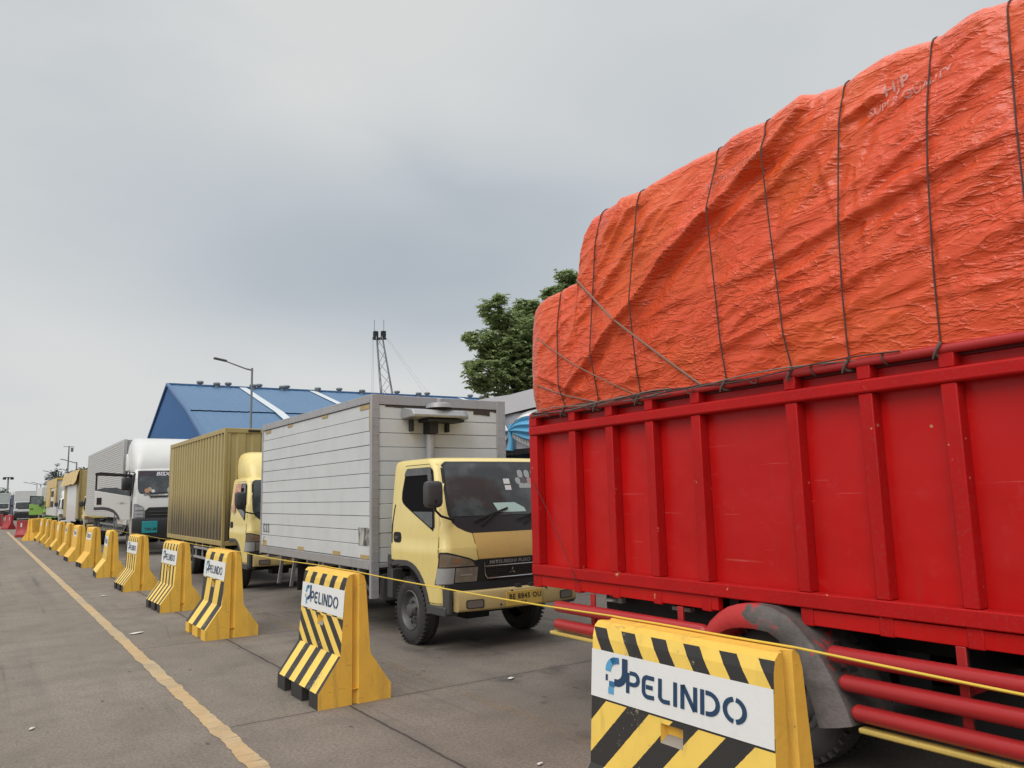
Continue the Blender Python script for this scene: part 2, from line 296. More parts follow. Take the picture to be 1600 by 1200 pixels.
# ------------------------------------------------------------------ mesh builder
SPLIT = {'corner_posts': 'corner_post', 'gable_wall': 'gable_wall', 'side_wall': 'side_wall', 'end_walls': 'end_wall', 'guard_bracket': 'guard_bracket', 'corner_bracket': 'corner_bracket', 'mud_flap': 'mud_flap',
         'poles': 'pole', 'antenna': 'antenna', 'cables': 'cable', 'fog_lamp_slot': 'fog_lamp_slot', 'dashboard_items': 'dashboard_item', 'valve_fittings': 'valve_fitting', 'bumper_bolts': 'bumper_bolt', 'hood_brackets': 'hood_bracket', 'ribbed_sides': 'ribbed_side', 'side_panels': 'side_panel', 'side_opening': 'side_opening'}
class MB:
    def __init__(s): s.v = []; s.f = []; s.m = []
    def face(s, ids, mi=0): s.f.append(tuple(ids)); s.m.append(mi)
    def pts(s, P): 
        b = len(s.v); s.v.extend([tuple(p) for p in P]); return b
    def poly(s, P, mi=0): b = s.pts(P); s.face(range(b, b+len(P)), mi)
    def box(s, a, b, mi=0, skip=''):
        x0, y0, z0 = a; x1, y1, z1 = b
        i = s.pts([(x0,y0,z0),(x1,y0,z0),(x1,y1,z0),(x0,y1,z0),(x0,y0,z1),(x1,y0,z1),(x1,y1,z1),(x0,y1,z1)])
        for k, q in (('b',(3,2,1,0)),('t',(4,5,6,7)),('f',(0,1,5,4)),('r',(1,2,6,5)),('k',(2,3,7,6)),('l',(3,0,4,7))):
            if k not in skip: s.face([i+j for j in q], mi)
        return s
    def obox(s, c, size, M, mi=0):
        h = [x/2 for x in size]; i = len(s.v)
        s.box((-h[0],-h[1],-h[2]), h, mi)
        for k in range(i, len(s.v)): s.v[k] = tuple(M @ Vector(s.v[k]) + Vector(c))
        return s
    def bar(s, p, q, wd, ht=None, mi=0, up=(0,0,1)):
        p = Vector(p); q = Vector(q); d = q-p; L = d.length; d.normalize(); ht = ht or wd
        u = Vector(up); 
        if abs(d.dot(u)) > .98: u = Vector((1,0,0))
        x = d.cross(u).normalized(); y = x.cross(d)
        M = Matrix((x, d, y)).transposed()
        return s.obox((p+q)/2, (wd, L, ht), M, mi)
    def loft(s, loops, closed=True, caps=True, mi=0):
        n = len(loops[0]); base = [s.pts(l) for l in loops]
        for a, b in zip(base, base[1:]):
            for i in range(n if closed else n-1):
                j = (i+1) % n; s.face((a+i, a+j, b+j, b+i), mi)
        if caps and closed: s.face(range(base[0]+n-1, base[0]-1, -1), mi); s.face(range(base[-1], base[-1]+n), mi)
        return s
    def tube(s, pts, r, n=10, mi=0, caps=True):
        pts = [Vector(p) for p in pts]; loops = []; prev = None
        for i, p in enumerate(pts):
            d = (pts[min(i+1, len(pts)-1)] - pts[max(i-1, 0)]).normalized()
            if prev is None:
                u = Vector((0,0,1)) if abs(d.z) < .9 else Vector((1,0,0)); x = d.cross(u).normalized()
            else: x = (prev - d*prev.dot(d)).normalized()
            prev = x; y = d.cross(x); rad = r[i] if isinstance(r, (list, tuple)) else r
            loops.append([p + x*(rad*cos(2*pi*k/n)) + y*(rad*sin(2*pi*k/n)) for k in range(n)])
        return s.loft(loops, True, caps, mi)
    def lathe(s, prof, c, n=32, axis='x', mi=0, close=False):
        loops = []
        for k in range(n):
            a = 2*pi*k/n
            if axis == 'x': loops.append([(c[0]+h, c[1]+r*cos(a), c[2]+r*sin(a)) for (h, r) in prof])
            else: loops.append([(c[0]+r*cos(a), c[1]+r*sin(a), c[2]+h) for (h, r) in prof])
        m = len(prof); base = [s.pts(l) for l in loops]
        for k in range(n):
            a, b = base[k], base[(k+1) % n]
            for i in range(m-1): s.face((a+i, a+i+1, b+i+1, b+i), mi)
        return s
    def prism(s, P2, axis, a, b, mi=0):
        f = {'x': lambda u, v, w: (w, u, v), 'y': lambda u, v, w: (u, w, v), 'z': lambda u, v, w: (u, v, w)}[axis]
        return s.loft([[f(u, v, a) for u, v in P2], [f(u, v, b) for u, v in P2]], True, True, mi)
    def grid(s, fn, us, vs, mi=0, flip=False):
        b = s.pts([fn(u, v) for u in us for v in vs]); n = len(vs)
        for i in range(len(us)-1):
            for j in range(n-1):
                q = (b+i*n+j, b+(i+1)*n+j, b+(i+1)*n+j+1, b+i*n+j+1); s.face(q[::-1] if flip else q, mi)
        return s
    def islands(s):
        par = list(range(len(s.v)))
        def find(a):
            while par[a] != a: par[a] = par[par[a]]; a = par[a]
            return a
        for f in s.f:
            for k in f[1:]: par[find(k)] = find(f[0])
        out_ = {}
        for f, m in zip(s.f, s.m): out_.setdefault(find(f[0]), []).append((f, m))
        R_ = []
        for fs in out_.values():
            o = MB(); ids = {}
            for f, m in fs:
                for k in f:
                    if k not in ids: ids[k] = len(o.v); o.v.append(s.v[k])
                o.face([ids[k] for k in f], m)
            R_.append(o)
        return R_
    def build(s, name, mats, parent=None, bevel=0., smooth=40, label=None, fix=True, seg=2):
        if name in SPLIT:      # parts that stand apart from each other are objects of their own
            L = s.islands(); n1_ = SPLIT[name]
            return [o._build(n1_, mats, parent, bevel, smooth, label, fix, seg) for o in L][0]
        return s._build(name, mats, parent, bevel, smooth, label, fix, seg)
    def _build(s, name, mats, parent=None, bevel=0., smooth=40, label=None, fix=True, seg=2):
        me = bpy.data.meshes.new(name); me.from_pydata(s.v, [], s.f)
        for m in (mats if isinstance(mats, (list, tuple)) else [mats]): me.materials.append(m)
        me.polygons.foreach_set('material_index', s.m)
        if fix:
            import bmesh
            bm = bmesh.new(); bm.from_mesh(me); bmesh.ops.recalc_face_normals(bm, faces=bm.faces); bm.to_mesh(me); bm.free()
        if smooth:
            me.shade_smooth(); me.set_sharp_from_angle(angle=radians(smooth))
        me.update()
        o = bpy.data.objects.new(name, me); COL.objects.link(o)
        if parent is not None: o.parent = parent
        if bevel:
            md = o.modifiers.new('Bevel', 'BEVEL'); md.width = bevel; md.segments = seg; md.limit_method = 'ANGLE'; md.angle_limit = radians(38); md.harden_normals = False
        if label: o['label'] = label
        return o
def tag(o, label, cat, group=None, kind=None):
    if label: o['label'] = label
    if cat: o['category'] = cat
    if group: o['group'] = group
    if kind: o['kind'] = kind
    return o
def thing(name, loc, label, cat, group=None, rz=0.):
    o = bpy.data.objects.new(name, None); o.empty_display_size = .3; COL.objects.link(o); o.location = loc; o.rotation_euler = (0, 0, rz)
    return tag(o, label, cat, group)
def copy_tree(o, parent=None):
    c = o.copy(); COL.objects.link(c); c.parent = parent
    for ch in o.children: copy_tree(ch, c)
    return c
def arc(cx, cy, r, a0, a1, n=8): return [(cx+r*cos(radians(a0+(a1-a0)*i/n)), cy+r*sin(radians(a0+(a1-a0)*i/n))) for i in range(n+1)]
def ribbon(mb, P, wd, fn, mi=0):
    P0 = [Vector(p) for p in P]; P = P0[:1]; L = []; R = []
    for p in P0[1:]:
        if (p-P[-1]).length > .03: P.append(p)
    for i, p in enumerate(P):
        d1 = (P[i]-P[i-1]).normalized() if i else (P[1]-P[0]).normalized(); d2 = (P[i+1]-P[i]).normalized() if i < len(P)-1 else d1
        t = (d1+d2).normalized(); n = Vector((-t.y, t.x)); k = wd/2/max(.35, n.dot(Vector((-d1.y, d1.x))))
        L.append(p+n*k); R.append(p-n*k)
    b = mb.pts([fn(q.x, q.y) for q in L]+[fn(q.x, q.y) for q in R]); n = len(P)
    for i in range(n-1): mb.face((b+i, b+i+1, b+n+i+1, b+n+i), mi)
def text_mesh(body, name, mat, fn, size=1., parent=None, bold=.0, shear=0., sub=0, spacing=1.):
    cu = bpy.data.curves.new(name, 'FONT'); cu.body = body; cu.size = size; cu.offset = bold; cu.shear = shear; cu.space_character = spacing; cu.resolution_u = 3
    ob = bpy.data.objects.new(name, cu); COL.objects.link(ob); dg = bpy.context.evaluated_depsgraph_get(); dg.update()
    me = bpy.data.meshes.new_from_object(ob.evaluated_get(dg)); bpy.data.objects.remove(ob); bpy.data.curves.remove(cu)
    if sub:
        import bmesh
        bm = bmesh.new(); bm.from_mesh(me); bmesh.ops.triangulate(bm, faces=bm.faces)
        for _ in range(sub): bmesh.ops.subdivide_edges(bm, edges=[e for e in bm.edges if e.calc_length() > size*.08], cuts=1); bmesh.ops.triangulate(bm, faces=bm.faces)
        bm.to_mesh(me); bm.free()
    for v in me.vertices: v.co = fn(v.co.x, v.co.y)
    me.materials.clear(); me.materials.append(mat); me.name = name; me.update()
    o = bpy.data.objects.new(name, me); COL.objects.link(o); o.parent = parent; return o
def interp(tab, z):
    if z <= tab[0][0]: return tab[0][1]
    for (a, va), (b, vb) in zip(tab, tab[1:]):
        if z <= b: 
            t = (z-a)/(b-a); return va+(vb-va)*t
    return tab[-1][1]

# ================================================================== ground and markings
g = MB(); g.poly([(-900, -300, 0), (1500, -300, 0), (1500, 2500, 0), (-900, 2500, 0)])
tag(g.build('road', concrete(), smooth=0), 'grey concrete dock road with expansion joints and stains', 'road', kind='structure')
def strip(name, xc, wd, y0, y1, rag, mat, label, drift=0.):
    mb = MB(); L = []; R = []; y = y0
    while y < y1:
        near = max(.25, 1-(y-3)/25)
        a = rag*near*(mn.noise(Vector((y*4.1, xc, 0)))+.6*mn.noise(Vector((y*17, xc, 3)))); b = rag*near*(mn.noise(Vector((y*3.7, xc, 9)))+.6*mn.noise(Vector((y*15, xc, 6))))
        L.append((xc-wd/2+a+drift*y, y, .004)); R.append((xc+wd/2+b+drift*y, y, .004)); y += .05 if y < 15 else .5
    i = mb.pts(L+R); n = len(L)
    for k in range(n-1): mb.face((i+k, i+n+k, i+n+k+1, i+k+1))
    tag(mb.build(name, mat, smooth=0), label, 'lane marking', kind='structure')
strip('lane_marking', 1.535, .125, 2.5, 60, .022, worn_line('worn_yellow_line', (.52, .40, .235), .27, .37, .95), 'worn yellow lane line left of the barriers')
strip('lane_marking', 3.47, .13, 1.5, 60, .03, worn_line('faded_yellow_line', (.36, .30, .22), .38, .60, .38), 'almost erased yellow line between barriers and trucks')

# ================================================================== barriers
BL, BW = 1.0, .315
PROF = [(-BW, .12), (-.13, .385), (-.088, .955), (-.074, 1.005), (-.05, 1.026)]
def face_x(z, off=0.):
    return (interp([(.12, -BW), (.385, -.13), (.955, -.088), (1.005, -.074), (1.026, -.05)], z)) - off
SOCKET = (.575, .655, .035, .065)     # z range, depth, half width of the lifting pocket
def barrier_body(bl=BL, sock=False):
    b = MB(); gw, d, h = .03, .028, bl/2
    full = PROF+[(-gw, 1.026)]; right = [(-x, z) for x, z in full[::-1]]
    # slots: 0 yellow, 1 road face stripes, 2 feet side
    prof = full[:-1]+right[1:]
    for i in range(len(prof)-1):
        (xa, za), (xb, zb) = prof[i], prof[i+1]
        if xa < 0 < xb:
            b.poly([(xa, -h, za), (-gw, -h, za), (-gw, h, za), (xa, h, za)]); b.poly([(gw, -h, zb), (xb, -h, zb), (xb, h, zb), (gw, h, zb)])
            b.poly([(-gw, -h, za), (-gw*.4, -h+d, za), (gw*.4, -h+d, za), (gw, -h, za), (gw, h, za), (gw*.4, h-d, za), (-gw*.4, h-d, za), (-gw, h, za)])
        else:
            n = 1
            mi_ = 1 if i in (0, 1, 2) else 0
            if sock and i == 1:
                z0_, z1_, dd, hw_ = SOCKET; yc = .0; F_ = lambda z: face_x(z); ys4 = [-h, yc-hw_, yc+hw_, h]; zs4 = [za, z0_, z1_, zb]
                for m_ in range(3):
                    for k_ in range(3):
                        if m_ == 1 and k_ == 1: continue
                        b.poly([(F_(zs4[k_]), ys4[m_], zs4[k_]), (F_(zs4[k_+1]), ys4[m_], zs4[k_+1]), (F_(zs4[k_+1]), ys4[m_+1], zs4[k_+1]), (F_(zs4[k_]), ys4[m_+1], zs4[k_])], mi_)
                A_ = [(F_(z), y, z) for y, z in ((ys4[1], z0_), (ys4[2], z0_), (ys4[2], z1_), (ys4[1], z1_))]; B_ = [(F_(z1_)+dd, y, z) for y, z in ((ys4[1]+.008, z0_+.03), (ys4[2]-.008, z0_+.03), (ys4[2]-.008, z1_), (ys4[1]+.008, z1_))]
                for q_ in range(4): b.poly([A_[q_], A_[(q_+1) % 4], B_[(q_+1) % 4], B_[q_]], 3 if q_ == 0 else 0)
                b.poly(B_, 0)
            else: b.poly([(xa, -h, za), (xb, -h, zb), (xb, h, zb), (xa, h, za)], mi_)
    b.poly([(-BW, -h, .12), (BW, -h, .12), (BW, h, .12), (-BW, h, .12)])
    for sgn in (-1, 1):
        y = sgn*h; yi = sgn*(h-d)
        lp = [(-BW, y, 0)]+[(x, y, z) for x, z in full]+[(-gw, y, 0)]; b.poly(lp)
        b.poly([(-x, y_, z) for x, y_, z in lp])
        b.poly([(-gw, y, 0), (-gw, y, 1.026), (-gw*.4, yi, 1.026), (-gw*.4, yi, 0)]); b.poly([(gw, y, 0), (gw, y, 1.026), (gw*.4, yi, 1.026), (gw*.4, yi, 0)])
        b.poly([(-gw*.4, yi, 0), (gw*.4, yi, 0), (gw*.4, yi, 1.026), (-gw*.4, yi, 1.026)])
    for y0, y1, sk in ((-h, -.30, 'tf'), (-.13, .13, 't'), (.30, h, 'tk')):
        x0, x1 = -BW, BW
        b.poly([(x0, y0, 0), (x0, y1, 0), (x0, y1, .12), (x0, y0, .12)], 2); b.poly([(x1, y0, 0), (x1, y1, 0), (x1, y1, .12), (x1, y0, .12)], 0)
        if 'f' not in sk: b.poly([(x0, y0, 0), (x1, y0, 0), (x1, y0, .12), (x0, y0, .12)], 2)
        if 'k' not in sk: b.poly([(x0, y1, 0), (x1, y1, 0), (x1, y1, .12), (x0, y1, .12)], 2)
    return b
def pelindo(fn, H, parent):
    mb = MB(); w_ = .185; s = 0.
    def put(P, adv=0.):
        ribbon(mb, [(s_+q[0]*1., q[1]) for q in P for s_ in (s,)], w_, lambda a, t: fn(a*H, t*H))
    e = w_/2
    put([(e, 0), (e, 1-e)]); put([(e+.1, 1-e), (.40, 1-e)]+arc(.40, .67, .25, 90, -90, 8)+[(e+.1, .42)]); s += .86
    put([(.62, 1-e), (.3, 1-e)]+arc(.3, .70, .225, 90, 180, 5)+arc(.3, .30, .225, 180, 270, 5)+[(.62, e)]); put([(.2, .5), (.55, .5)]); s += .82
    put([(e, 1), (e, .3)]+arc(.3, .3, .225, 180, 270, 5)+[(.58, e)]); s += .74
    put([(e, 0), (e, 1)]); s += .34
    put([(e, 0), (e, .98)]); put([(e+.02, .98), (.66, .02)]); put([(.68, .02), (.68, 1)]); s += .90
    put([(e, 0), (e, 1)]); put([(.24, 1-e), (.36, 1-e)]+arc(.36, .5, .5-e, 90, -90, 10)+[(.24, e)]); s += .98
    c = (.48, .5); put([(c[0]+.40*cos(radians(a)), c[1]+.42*sin(radians(a))) for a in range(97, 264, 11)]); put([(c[0]+.40*cos(radians(a)), c[1]+.42*sin(radians(a))) for a in range(-83, 84, 11)])
    return mb.build('lettering', NAVY, parent, fix=False, smooth=0)
def logo(fn, H, parent):
    mb = MB(); f = lambda a, t: fn(a*H, t*H); rb = lambda P, w_, mi: ribbon(mb, P, w_, f, mi)
    rb(arc(.60, .98, .46, 185, 96, 8), .30, 1); rb(arc(.60, .98, .46, 128, 96, 4)+[(.74, 1.46)], .26, 2)
    rb([(1.06, 1.60), (1.06, .98)]+arc(.60, .98, .46, 0, -78, 8)+[(.50, .52)], .30, 0)
    rb([(.20, .42), (.50, .42)], .24, 2); rb([(.16, .14), (.46, .14)], .28, 1); rb([(.0, .66), (.12, .66)], .26, 0)
    return mb.build('emblem', [NAVY, SKYB, MIDB], parent, fix=False, smooth=0)
bmesh_shared = None
JIT = random.Random(5)
def barrier(Y0, X, label, stripe, feet, panel=True, rz=0., plw=1.0, ph=(.685, .90), letters=True, bl=BL, sock=True):
    if rz == 0. and Y0 > 8: rz = JIT.uniform(-.05, .05); X += JIT.uniform(-.03, .03)
    t = thing('concrete_barrier', (X, Y0+bl/2, 0), label, 'barrier', 'yellow concrete barriers in a row', rz)
    bo = barrier_body(bl, sock).build('body', [BYEL, stripe or BYEL, feet, plain('bare_concrete', (.30, .27, .23), .9)], t, bevel=.010)
    if panel:
        za, zb = ph; h = bl/2*plw
        P = MB(); P.grid(lambda a, z: (face_x(z, .004), a, z), [-h, h], [za, (za+zb)/2, zb]); P.poly([(face_x(za, .004), -h, za), (face_x(za, .004), h, za), (face_x(za, -.002), h, za), (face_x(za, -.002), -h, za)])
        pn = P.build('sign_panel', PANELW, t, smooth=0)
        if letters:
            k = plw*bl
            fn = lambda a, q: Vector((face_x(za+.055+q, .0065), h*.485-a*k*1.18, za+.055+q))
            pelindo(lambda a, q: fn(a-.02, q), .098*k if False else .098, pn).scale = (1, 1, 1)
            logo(lambda a, q: Vector((face_x(za+.032+q, .0065), h*.80-a*k*1.2, za+.030+q*1.08)), .098, pn)
    return t
stA = stripes('stripes_bold', [(0, 1.0, .285, .5, .15), (.675, .0, 5., 1., 0), (.70, -.65, .195, .47, .10), (1.0, 0, 5., 0., 0)])
stB = stripes('stripes_medium', [(0, .05, .255, .47, .2), (.385, -1.4, .255, .5, .62), (.672, .5, .235, .46, .12), (1.0, 0, 5., 0., 0)])
stC = stripes('stripes_wide', [(0, .0, .42, .45, .10), (.385, .25, .42, .45, -.13), (.672, .35, .42, .42, .0), (1.0, 0, 5., 0., 0)])
stD = stripes('stripes_thin', [(0, 0, .205, .42, .15), (.385, -.1, .205, .42, .2), (.672, 0, .195, .38, .3), (1.0, 0, 5., 0., 0)])
BX = 2.6
barrier(1.95, BX, 'nearest barrier in the bottom right corner, bold black and yellow stripes, large white name panel', stA, BBLK, bl=1.05)
barrier(6.11, BX+.0, 'barrier with mid-width chevron stripes and black feet in front of the white box truck cab', stB, BBLK)
barrier(9.92, BX, 'barrier with two wide black stripes and yellow slotted feet', stC, BYEL)
barrier(12.85, BX, 'barrier with thin black lines and black feet, beside the tan ribbed truck', stD, BBLK)
barrier(16.33, BX-.02, 'smaller-looking thin-striped barrier just beyond the other thin-striped one', stD, BBLK)
stE = stripes('stripes_faint', [(0, 0, .2, .05, .1), (.385, -.15, .3, .2, .3), (.66, 0, .3, 0., 0)])
barrier(19.85, BX-.02, 'mostly plain yellow barrier with white panel, just beyond the last thin-striped barrier', stE, BBLK, plw=.92)
names = ['plain yellow barrier with small white panel in front of the white truck bumper',
         'plain yellow barrier below the small ladder of the white truck', 'faded plain barrier third in the tightly bunched far part of the row',
         'faded plain barrier in front of the mirror of the tan box truck', 'faded plain barrier in front of the far white panel',
         'faded plain barrier in front of the far white cab', 'faded plain barrier last but one before the red plastic barrier']
for (y, x, lb) in zip((23.28, 26.2, 29.6, 33.2, 36.0, 39.6, 42.3), (2.56, 2.53, 2.56, 2.56, 2.56, 2.56, 2.55), names):
    barrier(y, x, lb, None, BBLK, plw=.55 if y > 24 else .7, ph=(.70, .90), letters=(y < 30), sock=False)
PALE = paint('dusty_white_yellow', (.52, .44, .26), .6, .3, .4, (.15, .12, .09))
tb = barrier(43.4, 2.25, 'pale skewed barrier with blackened foot next to the red plastic barrier', PALE, BBLK, plw=.5, letters=False, rz=-.5, sock=False)
b_ = MB(); b_.grid(lambda a, z: (face_x(z, .006), a, z), [-.5, 0, .5], [.125, .25, .38]); b_.build('black_foot_band', BBLK, tb, smooth=0)

# yellow rope strung along the barrier tops
pts = []
ys = [(-1.5, .98), (1.95, 1.03), (3.0, 1.03), (6.11, 1.03), (7.11, 1.03), (9.92, 1.03), (10.92, 1.03), (12.85, 1.03), (13.85, 1.03), (16.33, 1.03), (17.33, 1.03), (19.85, 1.03), (20.85, 1.03), (23.28, 1.03), (24.28, 1.03), (26.2, 1.03)]
for (ya, za), (yb, zb) in zip(ys, ys[1:]):
    sag = .004*(yb-ya) if yb-ya > 1.2 else 0
    for k in range(10):
        q = k/10; pts.append((BX+.045+.004*sin(ya+q*9), ya+(yb-ya)*q, za+(zb-za)*q+.005-sag*4*q*(1-q)))
tag(MB().tube(pts, [max(.0028, .005-.00018*max(0, p[1]-3)) for p in pts], 6).build('rope', YROPE), 'thin yellow rope strung along the barrier tops', 'rope')

# red plastic water barriers
REDPL = paint('red_plastic', (.33, .018, .02), .45, .2, .25, (.15, .05, .04)); REFL = plain('white_sticker', (.62, .6, .58), .4)
def plastic_barrier(x, y, rz, label, L=1.15, h=.86):
    t = thing('plastic_barrier', (x, y, 0), label, 'plastic barrier', 'red plastic barriers at the far end', rz)
    pr = [(-.27, 0), (-.27, .14), (-.20, .22), (-.085, .45), (-.07, h), (.07, h), (.085, .45), (.20, .22), (.27, .14), (.27, 0)]
    b = MB(); n = 9; loops = []
    for k in range(n):
        yy = -L/2+L*k/(n-1); inn = .82 if k % 3 == 1 else 1.0
        loops.append([(px_*(inn if .2 < z < h-.05 else 1), yy, z) for px_, z in pr])
    b.loft(loops); b.build('shell', REDPL, t, bevel=.015)
    for s_ in (-1, 1): MB().box((-.095, s_*L*.3-.04, h*.62), (-.083, s_*L*.3+.04, h*.86)).build('reflector', REFL, t, smooth=0)
    return t
plastic_barrier(2.22, 48.6, radians(72), 'red plastic barrier turned across the line end, nearest of the red ones')
plastic_barrier(1.75, 66, radians(20), 'red plastic barrier beside the dark wheels of the far white truck', h=1.0)
plastic_barrier(1.5, 77, radians(-10), 'red plastic barrier left of the far white truck wheels', h=1.0)
plastic_barrier(.9, 88, radians(30), 'farther red plastic barrier close to the left picture edge', h=1.0)
plastic_barrier(-.1, 98, radians(80), 'farthest red plastic barrier cut by the left picture edge', h=1.0)

# litter
PAPER = plain('paper', (.66, .65, .63), .7)
def scrap(x, y, s, rz, label):
    b = MB(); n = 6
    P = [(s*(1+.35*random.uniform(-1, 1))*cos(2*pi*k/n)*1.4, s*(1+.35*random.uniform(-1, 1))*sin(2*pi*k/n)*.7, .004+.10*s*random.random()) for k in range(n)]
    i = b.pts(P+[(0, 0, .012)]+[(a, c, z+.003) for a, c, z in P]+[(0, 0, .016)])
    for k in range(n): b.face((i+k, i+(k+1) % n, i+n)); b.face((i+n+1+k, i+n+1+(k+1) % n, i+2*n+1)); b.face((i+k, i+(k+1) % n, i+n+1+(k+1) % n, i+n+1+k))
    o = b.build('paper_scrap', PAPER, smooth=0); o.location = (x, y, .004); o.rotation_euler = (0, 0, rz); tag(o, label, 'litter', 'paper scraps on the concrete')
scrap(1.75, 11.1, 0.072, .2, 'largest white paper scrap on the yellow lane line beside the wide-striped barrier')
scrap(.42, 7.0, 0.025, 1., 'small white paper scrap alone on the open concrete at lower left')
scrap(1.93, 15.9, 0.043, .5, 'white paper scrap between the lane line and the thin-striped barriers')
scrap(4.05, 6.0, 0.032, .3, 'white paper scrap on the pavement in front of the white box truck front wheel')
scrap(2.93, 4.05, 0.022, .3, 'tiny white paper scrap at the bottom edge left of the nearest barrier')

# ================================================================== wheels
def wheel(parent, x, y, z, r, wd, side=-1, rim=True, name='wheel', dual=False, rimmat=None):
    # x = outer face of the tyre, side = direction it faces
    t = MB(); s = -side; rr_ = r*.57
    pr = [(0.028, rr_), (.006, rr_*1.08), (0, r*.78), (.008, r*.90), (.03, r*.965), (.05, r*.985), (wd*.28, r*.995), (wd*.29, r*.975), (wd*.32, r*.975), (wd*.33, r), (wd*.66, r), (wd*.67, r*.975), (wd*.70, r*.975), (wd*.71, r*.995),
          (wd-.05, r*.985), (wd-.02, r*.95), (wd, r*.78), (wd-.01, rr_*1.08), (wd-.03, rr_)]
    t.lathe([(s*a, b) for a, b in pr], (x, y, z), 48)
    for k in range(44):
        a = 2*pi*k/44; c = Vector((x+s*.028, y+(r*.965)*cos(a), z+(r*.965)*sin(a)))
        M = Matrix.Rotation(a, 3, 'X'); t.obox(c, (.05, .03, .018), M)
    ty = t.build('tyre', TYRE, None, smooth=50); w_ = ty; w_.name = name; w_.parent = parent
    if rim:
        q = MB(); R = rr_*1.0
        pr = [(.03, R), (.012, R*1.04), (.004, R*.99), (.03, R*.93), (.075, R*.86), (.085, R*.78), (.055, R*.62), (.045, R*.50), (.06, R*.40), (.03, R*.34), (-.005, R*.30), (-.012, R*.22), (-.014, 0.001)]
        q.lathe([(s*a, b) for a, b in pr], (x, y, z), 40)
        ro = q.build('rim', rimmat or RIM, w_, smooth=35)
        nn = MB()
        for k in range(5):
            a = 2*pi*k/5+.3; nn.lathe([(s*.055, .0165), (s*.02, .0165), (s*.018, .010), (s*.018, .001)], (x, y+R*.44*cos(a), z+R*.44*sin(a)), 6)
        nn.build('lug_nuts', RIM, w_, smooth=30)
        hh = MB()
        for k in range(6):
            a = 2*pi*k/6; hh.lathe([(s*.068, R*.13), (s*.066, R*.12), (s*.066, .001)], (x, y+R*.70*cos(a), z+R*.70*sin(a)), 14)
        hh.build('rim_holes', DARK, w_, smooth=30)
    return w_

# ================================================================== light truck cab (also scaled for the larger trucks)
class Cab:
    """Shell described by horizontal slices: z, front y, half width, corner radius. Local y runs backwards from the bumper."""
    def __init__(s, sl, rear, arch=None, bow=.05, lean=None): s.sl = sl; s.rear = rear; s.arch = arch; s.bow = bow
    def yf(s, z): return interp([(a[0], a[1]) for a in s.sl], z)
    def hw(s, z): return interp([(a[0], a[2]) for a in s.sl], z)
    def rc(s, z): return interp([(a[0], a[3]) for a in s.sl], z)
    def yr(s, z):
        if s.arch:
            yc, zc, r, ztop = s.arch
            if z < ztop: return min(s.rear, yc - sqrt(max(.0004, r*r-max(0, z-zc)**2)))
        return s.rear
    def front(s, x, z, off=0.):
        hw, rc, yf = s.hw(z), s.rc(z), s.yf(z); xi = hw-rc; ax = abs(x)
        yb = yf + s.bow*(min(ax, xi)/hw)**2
        if ax <= xi: return Vector((x, yb-off, z))
        a = min(1., (ax-xi)/rc); nx = a; ny = sqrt(max(0., 1-a*a))
        y = yb+rc-rc*ny
        return Vector((math.copysign(ax+off*nx, x), y-off*max(ny, .0), z))
    def side(s, y, z, sg=-1, off=0.):
        hw, rc, yf = s.hw(z), s.rc(z), s.yf(z); xi = hw-rc; yb = yf+s.bow*(xi/hw)**2; yc = yb+rc
        if y >= yc: return Vector((sg*(hw+off), y, z))
        a = min(1., (yc-y)/rc); return Vector((sg*(xi+rc*sqrt(max(0, 1-a*a))+off*sqrt(max(0, 1-a*a))), y-off*a, z))
    def shell(s, mb, n=10):
        loops = []
        for (z, yf, hw, rc) in s.sl:
            L = []; xi = hw-rc; yb = yf+s.bow*(xi/hw)**2; yr = max(s.yr(z), yb+rc+.02)
            for k in range(6): L.append((-hw, yr+(yb+rc-yr)*k/6, z))
            for k in range(n): 
                a = pi/2*k/n; L.append((-xi-rc*cos(a), yb+rc-rc*sin(a), z))
            for k in range(13):
                x = -xi+2*xi*k/12; L.append((x, yf+s.bow*(x/hw)**2, z))
            L += [(-x, y, z_) for x, y, z_ in L[:6+n][::-1]]
            loops.append(L)
        mb.loft(loops, False, False)
        n_ = len(loops[0])
        b = mb.pts([l[0] for l in loops]+[l[-1] for l in loops]); k = len(loops)
        for i in range(k-1): mb.face((b+i, b+i+1, b+k+i+1, b+k+i))
        mb.poly(loops[-1]); mb.poly(loops[0])
    def fpatch(s, mb, rows, off, mi=0, n=16, th=.012):
        """rows: (z, xa, xb)"""
        us = [i/n for i in range(n+1)]
        def P(r, u, o): z, a, b = r; return s.front(a+(b-a)*u, z, o)
        s._patch(mb, [[P(r, u, off) for u in us] for r in rows], [[P(r, u, off-th) for u in us] for r in rows], mi)
    def spatch(s, mb, rows, off, sg=-1, mi=0, n=8, th=.012):
        """rows: (z, ya, yb)"""
        us = [i/n for i in range(n+1)]
        s._patch(mb, [[s.side(a+(b-a)*u, z, sg, off) for u in us] for z, a, b in rows], [[s.side(a+(b-a)*u, z, sg, off-th) for u in us] for z, a, b in rows], mi)
    def _patch(s, mb, A, B, mi):
        m, n = len(A), len(A[0]); a = mb.pts([p for r in A for p in r]); b = mb.pts([p for r in B for p in r])
        for i in range(m-1):
            for j in range(n-1): mb.face((a+i*n+j, a+i*n+j+1, a+(i+1)*n+j+1, a+(i+1)*n+j), mi)
        edge = [(0, j) for j in range(n)]+[(i, n-1) for i in range(1, m)]+[(m-1, j) for j in range(n-2, -1, -1)]+[(i, 0) for i in range(m-2, 0, -1)]
        for (i, j), (k, l) in zip(edge, edge[1:]+edge[:1]): mb.face((a+i*n+j, a+k*n+l, b+k*n+l, b+i*n+j), mi)
